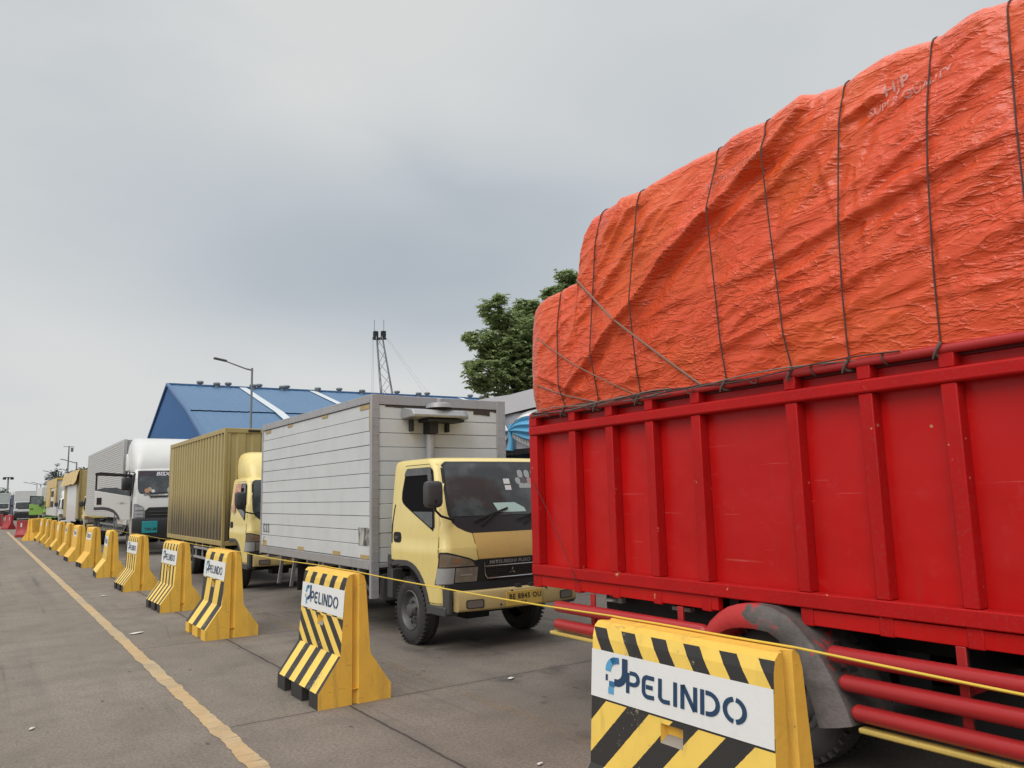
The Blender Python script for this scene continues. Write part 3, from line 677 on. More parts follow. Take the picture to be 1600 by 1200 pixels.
def rrows(z0, z1, fa, fb, rad, n=18):
    """rows of a rounded shape between fa(z) and fb(z)"""
    R = []
    zs = sorted(set([z0+(z1-z0)*i/n for i in range(n+1)]+[z0+rad*k for k in (.1, .3, .6)]+[z1-rad*k for k in (.1, .3, .6)]))
    for z in zs:
        d = min(z-z0, z1-z); e = rad-sqrt(max(0, rad*rad-(rad-d)**2)) if d < rad else 0
        R.append((z, fa(z)+e, fb(z)-e))
    return R

def light_cab(t, body, panel, bump, fairing=False, detail=True, plate='BE 8845 OU', towel=False, brand=True, sx=1., wheelx=.80, interior=True):
    # ---- metric layout of a narrow forward-control cab; y=0 bumper face
    sl = [(.50, .31, .845, .10), (.62, .29, .85, .11), (.74, .27, .855, .12), (.86, .24, .858, .13), (.93, .225, .86, .13), (.98, .215, .862, .13), (1.09, .205, .864, .13), (1.10, .206, .858, .13), (1.25, .235, .858, .12), (1.45, .30, .85, .11),
          (1.75, .405, .825, .10), (1.95, .48, .805, .10), (2.02, .515, .795, .11), (2.055, .56, .775, .13), (2.075, .63, .73, .15), (2.083, .74, .66, .16)]
    if sx != 1.: sl = [(a, b, c*sx, d) for a, b, c, d in sl]
    cb = Cab(sl, 1.49, (1.11, .40, .535, .925), .055)
    m = MB(); cb.shell(m); m.build('cab', body, t, smooth=32)
    k = sx
    # door (right-hand, road side) with seam, and mirrored door
    for sg in (-1, 1):
        ws = cb
        fr = lambda z: interp([(.5, .36), (1.3, .355), (1.75, .44), (1.97, .52), (2.02, .60)], z)
        bk = lambda z: min(1.455, cb.yr(z)-.012) if z < .925 else interp([(.93, 1.45), (1.3, 1.45), (1.95, 1.30), (2.02, 1.20)], z)
        zs = [.52, .60, .68, .76, .83, .88, .91, .935, 1.0, 1.085, 1.10, 1.2, 1.35, 1.5, 1.65, 1.8, 1.9, 1.95, 1.985, 2.0]
        seam = MB(); cb.spatch(seam, [(z, fr(z)-.010, bk(z)+.010) for z in [.512]+zs+[2.008]], .0015, sg); seam.build('door_seam', BLK, t, smooth=30)
        d = MB(); cb.spatch(d, [(z, fr(z), bk(z)) for z in zs], .006, sg); do = d.build('door', body, t, smooth=30)
        wa = lambda z: interp([(1.28, .46), (1.32, .435), (1.5, .45), (1.75, .505), (1.97, .58)], z)
        wb = lambda z: interp([(1.28, .47), (1.33, .60), (1.56, 1.19), (1.60, 1.245), (1.70, 1.25), (1.93, 1.20), (1.97, 1.16)], z)
        zz = [1.275, 1.285, 1.32, 1.36, 1.42, 1.48, 1.54, 1.58, 1.62, 1.70, 1.78, 1.86, 1.91, 1.94, 1.96, 1.97]
        def ins(z, e, f): return (z, wa(z)+e+(.05*(1-min(1, (1.972-z)/.05))**2), wb(z)-e)
        gsk = MB(); cb.spatch(gsk, [ins(z, 0, 0) for z in zz], .009, sg); gsk.build('window_seal', BLK, do, smooth=30)
        wnd = MB(); cb.spatch(wnd, [(z*.965+.0576, wa(z*.965+.0576)+.022, max(wa(z*.965+.0576)+.024, wb(z*.965+.0576)-.03)) for z in zz], .0125, sg); wnd.build('window', CAB_SHADE, do, smooth=30)  # no pane here: black sheet coloured as the shade inside the open window
        if detail and sg < 0:
            vz = MB(); cb.spatch(vz, [(z, wa(z)+.02, wb(z)-.01) for z in (1.885, 1.92, 1.95, 1.965)], .022, sg); cb.spatch(vz, [(z, wa(z)+.015, wa(z)+.085) for z in (1.56, 1.66, 1.76, 1.86, 1.89)], .022, sg)
            vz.build('rain_visor', glassmat('smoked_visor', (.05, .05, .055), .2), do, smooth=30)
            tri = MB(); cb.spatch(tri, [(z, wa(z)+.03, wb(z)-.05) for z in (1.315, 1.36, 1.42, 1.48)], .0145, sg); tri.build('quarter_glass', glassmat('quarter_glass', (.05, .055, .06), .12), do, smooth=30)
        hd = MB(); cb.spatch(hd, rrows(1.125, 1.245, lambda z: 1.22, lambda z: 1.425, .05, 8), .009, sg); ho = hd.build('door_handle', BLK, do, smooth=30)
        lv = MB(); cb.spatch(lv, [(1.165, 1.29, 1.40), (1.19, 1.29, 1.40), (1.20, 1.30, 1.39)], .022, sg); lv.build('handle_lever', PLAST, do, smooth=30)
        bs = MB(); cb.spatch(bs, [(z, bk(z)+.008, bk(z)+.028) for z in (1.12, 1.3, 1.5, 1.56)], .008, sg); bs.build('rear_seal', BLK, t, smooth=0)
        # wheel-arch flare
        fl = MB(); P = []
        for a in range(0, 96, 6):
            an = radians(180-a) if a <= 90 else radians(90); P.append((1.11+.545*cos(an)+0, .40+.535*sin(an)))
        P = [(P[0][0]-.01, .40)]+P+[(1.30, .93), (1.47, .90)]
        loops = []
        for (yy, zz_) in P: 
            xo = cb.hw(max(.5, zz_))+.018
            dv = Vector((yy-1.11, zz_-.40)).normalized()
            loops.append([(sg*(xo), yy, zz_), (sg*(xo), yy+dv.x*.0-dv.x*.055, zz_-dv.y*.055), (sg*(xo-.22), yy-dv.x*.055, zz_-dv.y*.055), (sg*(xo-.22), yy, zz_)])
        fl.loft(loops, True, True); fl.build('fender_flare', PLAST, t, smooth=40)
        ln = MB(); ln.box((sg*.60*k-.01, .56, .40), (sg*.60*k+.01, 1.5, .94)); ln.build('wheel_well', DARK, t, smooth=0)
        stp = MB(); stp.box((min(sg*.70, sg*.865)*k, .22, .40), (max(sg*.70, sg*.865)*k, .62, .497)); stp.build('step', PLAST, t, bevel=.012)
    # windscreen, black lower band, wipers
    hwz = lambda z: interp([(1.245, .50), (1.27, .58), (1.31, .66), (1.36, .71), (1.43, .745), (1.55, .748), (1.75, .738), (1.95, .725), (2.03, .712)], z)*k
    zr = [1.245, 1.255, 1.27, 1.29, 1.31, 1.335, 1.36, 1.40, 1.45, 1.55, 1.65, 1.75, 1.85, 1.95, 1.99, 2.01, 2.022, 2.03]
    cut = lambda z: .06*max(0., (z-1.97)/.06)**2
    sc = MB(); cb.fpatch(sc, [(z, -hwz(z)+cut(z), hwz(z)-cut(z)) for z in zr], .004); sc.build('windscreen_surround', PLAST2, t, smooth=30)
    gz = [1.425, 1.435, 1.46, 1.55, 1.65, 1.75, 1.85, 1.93, 1.965, 1.985, 2.0, 2.008]
    cut2 = lambda z: .05*max(0., (z-1.95)/.058)**2
    gl = MB(); cb.fpatch(gl, [(z, -hwz(z)+.03+cut2(z), hwz(z)-.03-cut2(z)) for z in gz], .009); wo = gl.build('windscreen', GLASS, t, smooth=30)
    if detail:
        for x0 in (-.36, .22):
            wp = MB(); a = cb.front(x0, 1.35, .03); b = cb.front(x0+.30, 1.50, .03); wp.bar(cb.front(x0-.02, 1.32, .02), cb.front(x0+.14, 1.425, .035), .014); wp.bar(cb.front(x0-.10, 1.37, .03), cb.front(x0+.36, 1.50, .026), .012, .02)
            wp.build('wiper', BLK, t, smooth=0)
        if brand:
            pp = MB(); cb.fpatch(pp, [(1.455, -.12, .26), (1.50, -.14, .24), (1.56, -.17, .12)], .0115, th=.001); pp.build('paper_sheet', plain('paper_green', (.40, .55, .52), .5), wo, smooth=0)
            for (xa, xb, z0, z1) in ((.03, .115, 1.77, 1.83), (.035, .12, 1.70, 1.755)):
                q = MB(); cb.fpatch(q, [(z0, xa, xb), (z1, xa, xb)], .0115, th=.001, n=2); q.build('sticker', plain('sticker_white', (.6, .62, .62), .4), wo, smooth=0)
            q = MB()
            for i in range(3): cb.fpatch(q, rrows(1.84, 1.93, lambda z: .25+.10*i, lambda z: .325+.10*i, .03, 6), .0115, th=.001, n=3)
            for i in range(3): cb.fpatch(q, rrows(1.77, 1.845, lambda z: .20+.085*i, lambda z: .272+.085*i, .034, 6), .0112, mi=i % 3, th=.001, n=3)
            cb.fpatch(q, [(1.72, .24, .50), (1.78, .24, .50)], .0108, th=.001, n=3)
            q.build('sticker', [plain('sticker_grey', (.34, .37, .37), .4), plain('sticker_dark', (.1, .1, .12), .4), plain('sticker_pink', (.4, .25, .25), .4)], wo, smooth=0)
    # front panel below the glass
    f1 = [(z, -h_*k, h_*k) for z, h_ in ((.965, .43), (1.0, .44), (1.06, .455), (1.15, .475), (1.243, .49))]
    q = MB(); cb.fpatch(q, [(z, a-.006, b+.006) for z, a, b in f1], .002); q.build('panel_seam', BLK, t, smooth=0)
    q = MB(); cb.fpatch(q, [(max(.968, z), a, b) for z, a, b in f1], .010); q.build('front_panel', panel, t, smooth=30)
    # grille
    q = MB(); cb.fpatch(q, [(.70, -.40*k, .40*k), (.76, -.43*k, .43*k), (.96, -.47*k, .47*k)], .006); go = q.build('grille', PLAST2, t, smooth=30)
    q = MB()
    for i in range(6): z = .765+.019*i; cb.fpatch(q, [(z, -.33*k, .33*k), (z+.009, -.33*k, .33*k)], .016, th=.014)
    for i in range(34): x = (-.33+.02*i)*k; cb.fpatch(q, [(.762, x, x+.005), (.876, x, x+.005)], .012, n=1, th=.01)
    q.build('grille_mesh', plain('mesh_black', (.03, .03, .032), .5), go, smooth=0)
    q = MB()
    P = [cb.front(x*k, .885, .02) for x in (-.35, -.2, 0, .2, .35)]; P2 = [cb.front(x*k, .752, .02) for x in (-.31, -.2, 0, .2, .31)]
    q.tube([P2[0]+Vector((0, .004, .0))]+P2, .007, 6); q.tube(P, .004, 6); q.tube([P2[0], cb.front(-.345*k, .80, .02), cb.front(-.37*k, .93, .02)], .007, 6); q.tube([P2[-1], cb.front(.345*k, .80, .02), cb.front(.37*k, .93, .02)], .007, 6)
    q.build('grille_trim', CHROME, go)
    if brand:
        q = MB()
        for a in (90, 210, 330):
            ca, sa = cos(radians(a)), sin(radians(a)); L = .046; W = .0235; pv = lambda u, v: cb.front(u*ca-v*sa, .815+u*sa+v*ca, .026)
            q.poly([pv(0, 0), pv(L/2, W/2), pv(L, 0), pv(L/2, -W/2)])
        q.build('emblem', CHROME, go, smooth=0)
        text_mesh('MITSUBISHI FUSO', 'lettering', plain('badge_grey', (.22, .22, .22), .35), lambda a, b: cb.front(-.30+a*1.35, .908+b, .013), .052, go, .002)
    # headlights
    for sg in (-1, 1):
        xa = lambda z: interp([(.715, .395), (.9, .45), (.985, .48), (1.055, .66)], z)*k; xb = lambda z: .842*k
        def rows(z0, z1, fa, fb, n=6): 
            R = [(z0+(z1-z0)*i/n,) for i in range(n+1)]
            return [(z, *sorted((sg*fa(z), sg*fb(z)))) for (z,) in R]
        top = lambda x: 1.05
        q = MB(); cb.fpatch(q, rows(.712, 1.055, lambda z: interp([(.712, .40), (.95, .47), (.985, .55), (1.055, .80)], z)*k, lambda z: .855*k, 10), .010, n=14); hl = q.build('headlight', PLAST2, t, smooth=30)
        q = MB(); cb.fpatch(q, rows(.90, 1.035, lambda z: interp([(.90, .475), (.96, .52), (1.035, .80)], z)*k, lambda z: .848*k, 6), .018, n=14); q.build('smoked_lens', SMOKE, hl, smooth=30)
        q = MB(); cb.fpatch(q, rows(.73, .885, lambda z: .44*k, lambda z: .70*k, 4), .018, n=10); q.build('lamp_glass', glassmat('lamp_glass', (.17, .15, .13), .12), hl, smooth=30)
        q = MB(); cb.fpatch(q, rows(.722, .888, lambda z: .715*k, lambda z: .852*k, 4), .020, n=8); q.build('side_lens', LENS, hl, smooth=30)
        q = MB(); cb.fpatch(q, rows(.80, .815, lambda z: .50*k, lambda z: .64*k, 2), .022, n=6); q.build('lamp_bar', plain('lamp_bar', (.35, .34, .33), .2), hl, smooth=0)
        q = MB(); cb.fpatch(q, rows(.935, .985, lambda z: .66*k, lambda z: .74*k, 2), .021, n=4); q.build('indicator', plain('amber_dull', (.32, .17, .09), .25), hl, smooth=0)
    # dark recess between lamps and bumper, bumper, plate
    q = MB(); q.box((-.80*k, .26, .44), (.80*k, .55, .72)); q.build('bumper_recess', DARK, t, smooth=0)
    q = MB(); q.box((-.845*k, .17, .43), (-.80*k, .30, .69)); q.box((.80*k, .17, .43), (.845*k, .30, .69)); q.build('corner_bracket', PLAST, t, bevel=.008)
    bz = [(.455, .022), (.47, .006), (.50, 0), (.62, .004), (.648, .014), (.655, .035)]
    bf = lambda x: .085*(abs(x)/.8)**2.4
    q = MB(); xs = [-.775+.1107*i for i in range(15)]
    q.grid(lambda x, j: (x*k, bf(x)+bz[j][1], bz[j][0]), xs, range(6)); q.grid(lambda x, j: (x*k, bf(x)+(.035, .12)[j], .655), xs, (0, 1)); q.grid(lambda x, j: (x*k, bf(x)+(.022, .12)[j], .455), xs, (0, 1))
    for s_ in (-1, 1): q.poly([(s_*.775*k, bf(.775)+d_, z) for z, d_ in bz]+[(s_*.775*k, bf(.775)+.13, .655), (s_*.775*k, bf(.775)+.13, .455)])
    bo = q.build('bumper', bump, t, smooth=35)
    q = MB()
    for s_ in (-1, 1):
        for (z0, z1, o, mi, e) in ((.485, .575, .004, 0, 0), (.494, .566, .006, 1, .012)):
            R = rrows(z0, z1, lambda z: .50+e, lambda z: .70-e, .022, 6)
            for (za, a0, a1), (zb, b0, b1) in zip(R, R[1:]):
                q.poly([(s_*a0*k, bf(a0)-o, za), (s_*a1*k, bf(a1)-o, za), (s_*b1*k, bf(b1)-o, zb), (s_*b0*k, bf(b0)-o, zb)], mi)
    q.build('fog_lamp_slot', [DARK, plain('slot_grey', (.13, .11, .09), .5)], bo, smooth=0, fix=False)
    if detail:
        q = MB()
        for x in (-.30, -.16, .30): q.lathe([(-.004, .001), (-.004, .012), (.01, .012)], (0, 0, 0), 10, 'z') if False else q.obox((x*k, bf(x)+.004, .50 if x < -.2 else .63), (.02, .012, .02), Matrix.Identity(3))
        for x in (-.05, .13): q.obox((x*k, .05, .672), (.06, .05, .035), Matrix.Identity(3))
        q.build('bumper_bolts', DARK, bo, smooth=0)
        q = MB(); q.box((-.245, -.012, .475), (.225, -.004, .625)); po = q.build('number_plate', PLATE, t, bevel=.003)
        text_mesh(plate, 'plate_lettering', INK, lambda a, b: Vector((-.212+a, -.0145, .545+b)), .074, po, .0018, spacing=1.13)
        text_mesh('02 25', 'plate_date', INK, lambda a, b: Vector((-.06+a, -.0145, .497+b)), .034, po, .0006)
    # mirror on its arm, road side
    for sg in (-1, 1):
        q = MB(); A = cb.front(sg*.70*k, 1.405, .02); q.tube([A, A+Vector((sg*.06, -.05, -.005)), Vector((sg*(.93*k), .16, 1.44)), Vector((sg*(1.0*k), .15, 1.50)), Vector((sg*1.0*k, .155, 1.62))], .013, 8); mo = q.build('mirror_arm', BLK, t)
        q = MB(); loops = []
        for (z, e) in ((1.53, .55), (1.545, .85), (1.58, 1), (1.75, 1), (1.79, .9), (1.805, .6)):
            loops.append([(sg*1.02*k+.105*e*(abs(cos(a))**.6)*math.copysign(1, cos(a)), .165+.055*e*(abs(sin(a))**.7)*math.copysign(1, sin(a)), z) for a in [2*pi*i/20 for i in range(20)]])
        q.loft(loops); q.build('mirror', PLAST, t, smooth=40)
        q = MB(); q.obox((sg*1.02*k, .105, 1.60), (.025, .012, .03), Matrix.Identity(3)); q.build('mirror_stud', PLAST2, mo, smooth=0)
    if fairing:
        q = MB(); loops = []
        for (z, y0, hw_, y1, r_) in ((2.06, .66, .72, 1.45, .22), (2.15, .70, .74, 1.45, .24), (2.3, .78, .745, 1.45, .26), (2.45, .90, .73, 1.45, .27), (2.54, 1.02, .69, 1.45, .27), (2.585, 1.15, .62, 1.44, .22), (2.60, 1.28, .54, 1.43, .12)):
            L = [(-hw_*k, y1, z)]+[((-hw_+r_-r_*cos(pi/2*i/6))*k, y0+r_-r_*sin(pi/2*i/6), z) for i in range(7)]+[((hw_-r_+r_*sin(pi/2*i/6))*k, y0+r_-r_*cos(pi/2*i/6), z) for i in range(7)]+[(hw_*k, y1, z)]
            loops.append(L)
        q.loft(loops); q.build('roof_fairing', body, t, smooth=45)
    return cb

def chassis(t, y0, y1, hw=.36, ztop=.72, wheels=(), wx=.80, r=.375, wd=.21, tank=True, axle2=True, rims=True):
    q = MB()
    for s_ in (-1, 1): q.box((s_*hw-.035, y0, ztop-.2), (s_*hw+.035, y1, ztop))
    y = y0+.4
    while y < y1: q.box((-hw+.035, y, ztop-.17), (hw-.035, y+.08, ztop-.03)); y += .9
    q.box((-.25, y0+.1, ztop-.38), (.25, y0+1.1, ztop-.1))
    for yw in wheels: q.tube([(-wx+.1, yw, r), (wx-.1, yw, r)], .07, 10); q.obox((0, yw, r), (.32, .3, .3), Matrix.Identity(3))
    q.build('chassis', DARK, t, bevel=.01)
    for i, yw in enumerate(wheels):
        for sg in (-1, 1):
            wheel(t, sg*(wx+.0), yw, r, r, wd, sg, rims)
            if i: wheel(t, sg*(wx-.24), yw, r, r, wd, sg, False)

# ================================================================== white plank box truck with the yellow cab
t2 = thing('box_truck', (4.91, 6.98, 0), 'light truck with yellow cab and white plank box, behind the tarped red truck', 'truck', 'trucks queued nose to tail')
light_cab(t2, YEL, YEL2, BUMPY)
chassis(t2, .5, 6.2, wheels=(1.11, 4.22), wx=.82)
bx0, bx1, by0, by1, bz0, bz1 = -.965, 1.035, 1.84, 6.38, .80, 2.93
q = MB(); q.box((bx0+.03, by0+.03, bz0+.03), (bx1-.03, by1-.02, bz1-.02)); q.build('box_core', plain('box_gap_dark', (.06, .06, .06), .8), t2, smooth=0)
def planks(name, n, z0, z1, place, seed, lab=None):
    q = MB(); h = (z1-z0)/n; rnd = random.Random(seed)
    for i in range(n):
        j = rnd.uniform(-.003, .003); place(q, z0+i*h+.004, z0+(i+1)*h-.003, j)
    return q.build(name, PLANK, t2, bevel=.003, seg=1)
ps = planks('side_planks', 11, .90, 2.82, lambda q, a, b, j: q.box((bx0+.012+j, by0+.06, a), (bx0+.034, by1-.05, b)), 1)
pf = planks('front_planks', 11, .86, 2.80, lambda q, a, b, j: q.box((bx0+.105, by0+.008+j, a), (bx1-.14, by0+.034, b)), 2)
def rivets(q, P):
    for (x, y, z) in P: q.box((x-.006, y-.006, z-.006), (x+.006, y+.006, z+.006))
for (a_, b_, xr) in (((bx0, by0-.006, .44), (bx0+.104, by0+.055, bz1), (bx0+.025, bx0+.08)), ((bx1-.14, by0-.006, bz0), (bx1, by0+.055, bz1), (bx1-.11, bx1-.03)), ((bx0, by1-.05, bz0-.04), (bx0+.06, by1, bz1), ()), ((bx1-.06, by1-.05, bz0), (bx1, by1, bz1), ())):
    q = MB().box(a_, b_); rivets(q, [(x, by0-.010, .55+.11*k) for x in xr for k in range(21) if .55+.11*k > a_[2]+.05]); q.build('corner_post', ALU, t2, bevel=.004)
q = MB(); q.box((bx0-.006, by0+.056, 2.825), (bx0+.05, by1-.051, bz1-.004)); q.box((bx0+.105, by0-.004, 2.805), (bx1-.141, by0+.05, bz1-.004)); q.box((bx1-.05, by0+.056, 2.825), (bx1, by1-.051, bz1-.004)); q.box((bx0+.05, by0+.05, bz1-.016), (bx1-.05, by1-.05, bz1-.006)); rivets(q, [(bx0-.008, by0+.12+.16*k, z) for k in range(27) for z in (2.85, 2.905)])
q.build('top_rails', ALU, t2, bevel=.006)
q = MB(); q.box((bx0-.004, by0+.056, bz0-.02), (bx0+.07, by1-.051, .895)); q.box((bx0+.105, by0, bz0), (bx1-.141, by0+.05, .855)); 
rivets(q, [(bx0-.006, by0+.12+.16*k, z) for k in range(27) for z in (.80, .875)])
y = by0+.5
while y < by1: q.box((bx0+.06, y, bz0-.09), (bx1-.05, y+.07, bz0-.005)); y += .62
q.build('floor_frame', ALU, t2, bevel=.006)
for i, (ya, za, wd_, ht) in enumerate(((by0+.08, 2.755, .30, .055), (by0+1.5, 2.775, .22, .04), (by0+3.0, 2.775, .22, .04), (by1-.45, 2.76, .28, .05), (by0+.08, .90, .26, .05), (by0+1.0, .90, .26, .055), (by0+2.4, .90, .26, .055), (by1-.35, .90, .22, .09))):
    q = MB(); q.box((bx0+.006, ya, za), (bx0+.0095, ya+wd_, za+ht)); q.build('reflective_tape', TAPE, t2, smooth=0)
q = MB(); q.box((bx0+.006, by0+.065, 2.46), (bx0+.0092, by0+.09, 2.75)); q.build('reflective_tape', TAPE, t2, smooth=0)
mt, tt, pp_ = newmat('weathered_poster'); v_ = objco(tt); n_ = tt.noise(tt.scl(v_, 1, 1.6, .7), 9, 4, .6)
tt.l.new(tt.mix(tt.step(n_, .40, .62), (.07, .07, .065), (.46, .46, .43)), pp_.inputs['Base Color'])
q = MB(); q.box((bx0+.006, by0+.09, 1.06), (bx0+.0094, by0+.40, 1.28)); q.build('poster', mt, t2, smooth=0)
text_mesh('G S S', 'stencil_lettering', faded_ink('stencil_ink', (.05, .05, .05), .3, .5, .85), lambda a, b: Vector((bx0+.0055, by1-.14-a, 1.12+b*1.35)), .15, t2, .004)
text_mesh('K', 'stencil_lettering', faded_ink('stencil_ink_faint', (.1, .1, .1), .38, .55, .6), lambda a, b: Vector((bx0+.0055, by1-.17-a, .95+b)), .15, t2, .004)
q = MB()   # ragged dark streak where the front top joint has rusted
for i in range(26):
    x = bx0+.19+i*.065; hgt = .012+.02*abs(mn.noise(Vector((i*.9, 2, 0))))+(.05 if 19 < i < 24 else 0)
    q.box((x, by0+.002, 2.79-hgt), (x+.065, by0+.0065, 2.80))
q.build('rust_streak', plain('rust', (.05, .035, .03), .9), t2, smooth=0)
# metal weather hood with its pipe on the front wall of the box
q = MB(); loops = []
for (x, e) in ((-.56, .8), (-.54, .95), (-.30, 1.), (.16, 1.), (.27, .8), (.33, .45)):
    loops.append([(x, by0-.01, 2.63), (x, by0-.32*e-.02, 2.635), (x, by0-.33*e-.02, 2.66), (x, by0-.28*e-.02, 2.73), (x, by0-.1, 2.76), (x, by0-.01, 2.76)])
q.loft(loops); q.build('weather_hood', paint('hood_metal', (.36, .37, .37), .4, .35, .5, (.15, .13, .11), metal=.4, bump=.01), t2, bevel=.008)
q = MB(); q.tube([(-.19, by0-.09, 2.0), (-.19, by0-.09, 2.43)], .055, 16); q.build('pipe', ALU, t2)
q = MB(); q.box((-.25, by0-.20, 2.44), (-.13, by0-.01, 2.62)); q.box((-.46, by0-.09, 2.47), (-.42, by0-.01, 2.62)); q.box((.06, by0-.09, 2.47), (.10, by0-.01, 2.62)); q.box((-.33, by0-.30, 2.585), (.20, by0-.02, 2.622)); q.build('hood_brackets', DARK, t2, bevel=.006)
q = MB(); q.lathe([(0, .18), (.05, .17), (.07, .1), (.07, .001)], (-.10, by0-.18, 2.765), 20, 'z'); q.lathe([(.07, .04), (.12, .04), (.13, .03), (.13, .001)], (-.10, by0-.18, 2.765), 12, 'z'); q.build('hood_cap', ALU, t2)
# side brackets, exhaust, struts, mudguard stays below the box
q = MB(); q.box((-.80, 1.60, .46), (-.66, 1.74, .80)); q.tube([(-.78, 1.68, .72), (-.78, 1.66, .86)], .035, 10); q.tube([(-.78, 1.66, .84), (-.78, 1.66, .97)], .045, 10); q.box((-.80, 1.86, .40), (-.50, 1.95, .72)); q.bar((-.90, 2.0, .52), (-.90, 2.55, .77), .04); q.box((-.85, 2.3, .42), (-.5, 3.0, .72)); q.build('side_fittings', PLAST, t2, bevel=.01)
q = MB(); q.tube([(-.70, 1.70, .80), (-.74, 1.66, .90), (-.77, 1.62, .93)], .03, 8); q.build('air_intake', paint('rusty_bracket', (.25, .2, .13), .6, .3, .4), t2)
for ys_ in (3.70, 4.75, 5.35):
    q = MB(); q.bar((-.90, ys_, .78), (-.92, ys_+.12, .34), .05, .02); q.build('mudguard_stay', ALU, t2, smooth=0)
q = MB(); q.box((-.85, 4.78, .28), (-.42, 4.80, .72)); q.box((.42, 4.78, .28), (.85, 4.80, .72)); q.build('mud_flap', BLK, t2, smooth=0)

# ================================================================== tan ribbed box truck
t3 = thing('box_truck', (4.93, 14.3, 0), 'tan ribbed steel box truck with yellow cab fairing, behind the white plank box truck', 'truck', 'trucks queued nose to tail')
light_cab(t3, YEL, YEL, BUMPY, fairing=True, plate='BE 8190 AU', brand=False)
chassis(t3, .5, 7.1, wheels=(1.11, 5.0), wx=.82)
def ribbed_box(t, x0, x1, y0, y1, z0, z1, pitch, mat, frame, lab='box_body', fpitch=.30):
    P = []; y = y0+.10; d = .055
    while y < y1-.08-pitch:
        P += [(0, y), (d, y+pitch*.10), (d, y+pitch*.50), (0, y+pitch*.56)]; y += pitch
    P = [(0, y0+.05)]+P+[(0, y1-.05)]
    q = MB(); q.grid(lambda i, z: (x0+.012+P[i][0], P[i][1], z), range(len(P)), (z0+.09, z1-.09)); q.grid(lambda i, z: (x1-.012-P[i][0], P[i][1], z), range(len(P)), (z0+.09, z1-.09))
    s_ = q.build('ribbed_sides', mat, t, smooth=0)
    F = []; x = x0+.12
    while x < x1-.1-fpitch: F += [(x, 0), (x+.03, .018), (x+fpitch*.4, .018), (x+fpitch*.4+.03, 0)]; x += fpitch
    F = [(x0+.05, 0)]+F+[(x1-.05, 0)]
    q = MB(); q.grid(lambda i, z: (F[i][0], y0+.012+F[i][1], z), range(len(F)), (z0+.08, z1-.09)); q.box((x0+.05, y1-.05, z0+.08), (x1-.05, y1-.02, z1-.09)); q.build('end_walls', mat, t, smooth=0)
    q = MB()
    for (xa, xb) in ((x0, x0+.06), (x1-.06, x1)):
        q.box((xa, y0, z0), (xb, y0+.06, z1)); q.box((xa, y1-.06, z0), (xb, y1, z1)); q.box((xa-.002, y0+.061, z1-.10), (xb, y1-.061, z1-.003)); q.box((xa-.002, y0+.061, z0), (xb, y1-.061, z0+.10))
    q.box((x0+.061, y0-.002, z1-.10), (x1-.061, y0+.05, z1-.003)); q.box((x0+.061, y0, z0), (x1-.061, y0+.05, z0+.09)); q.box((x0+.06, y0+.05, z1-.03), (x1-.06, y1-.05, z1-.01))
    q.build('box_frame', frame, t, bevel=.008)
    y = y0+.3; q = MB()
    while y < y1: q.box((x0+.04, y, z0-.10), (x1-.04, y+.07, z0-.004)); y += .6
    q.build('floor_beams', DARK, t, smooth=0)
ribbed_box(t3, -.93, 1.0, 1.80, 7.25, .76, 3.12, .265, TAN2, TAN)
q = MB(); q.box((-.46, 1.775, 3.045), (-.22, 1.799, 3.085)); q.build('marker_lamp', BLK, t3, smooth=0)
q = MB()   # underrun side guard
for z in (.42, .62): q.box((-.91, 2.2, z), (-.88, 4.3, z+.05)); q.box((-.91, 5.6, z), (-.88, 6.9, z+.05))
for y in (2.2, 2.9, 3.6, 4.2, 5.6, 6.3): q.box((-.88, y, .40), (-.85, y+.05, .76))
q.build('side_guard', ALU, t3, bevel=.005)
q = MB(); q.box((-.93, 1.80, .50), (-.86, 1.87, .758)); q.build('corner_leg', TAN, t3, smooth=0)
q = MB()
tx_ = lambda z: -interp([(1.30, .866), (1.45, .862), (1.75, .837), (1.95, .818)], z)-.008
q.grid(lambda y, z: (tx_(z)-.010*abs(sin(y*30))-.004*mn.noise(Vector((y*6, z*4, 0))), y+.05*(1.95-z), z), [.80+.045*i for i in range(11)], [1.76, 1.80, 1.85, 1.90, 1.96]); q.grid(lambda y, z: (tx_(z)-.014-.010*abs(sin(y*45+z*3)), y+.10*(1.78-z), z), [1.04+.03*i for i in range(7)], [1.42, 1.5, 1.62, 1.74, 1.84])
tw = q.build('towel', tarp_mat('pink_cloth', (.72, .36, .26), (.62, .30, .22)), None); tw.location = t3.location; tag(tw, 'pink towel hung in the open side window of the tan box truck', 'towel')

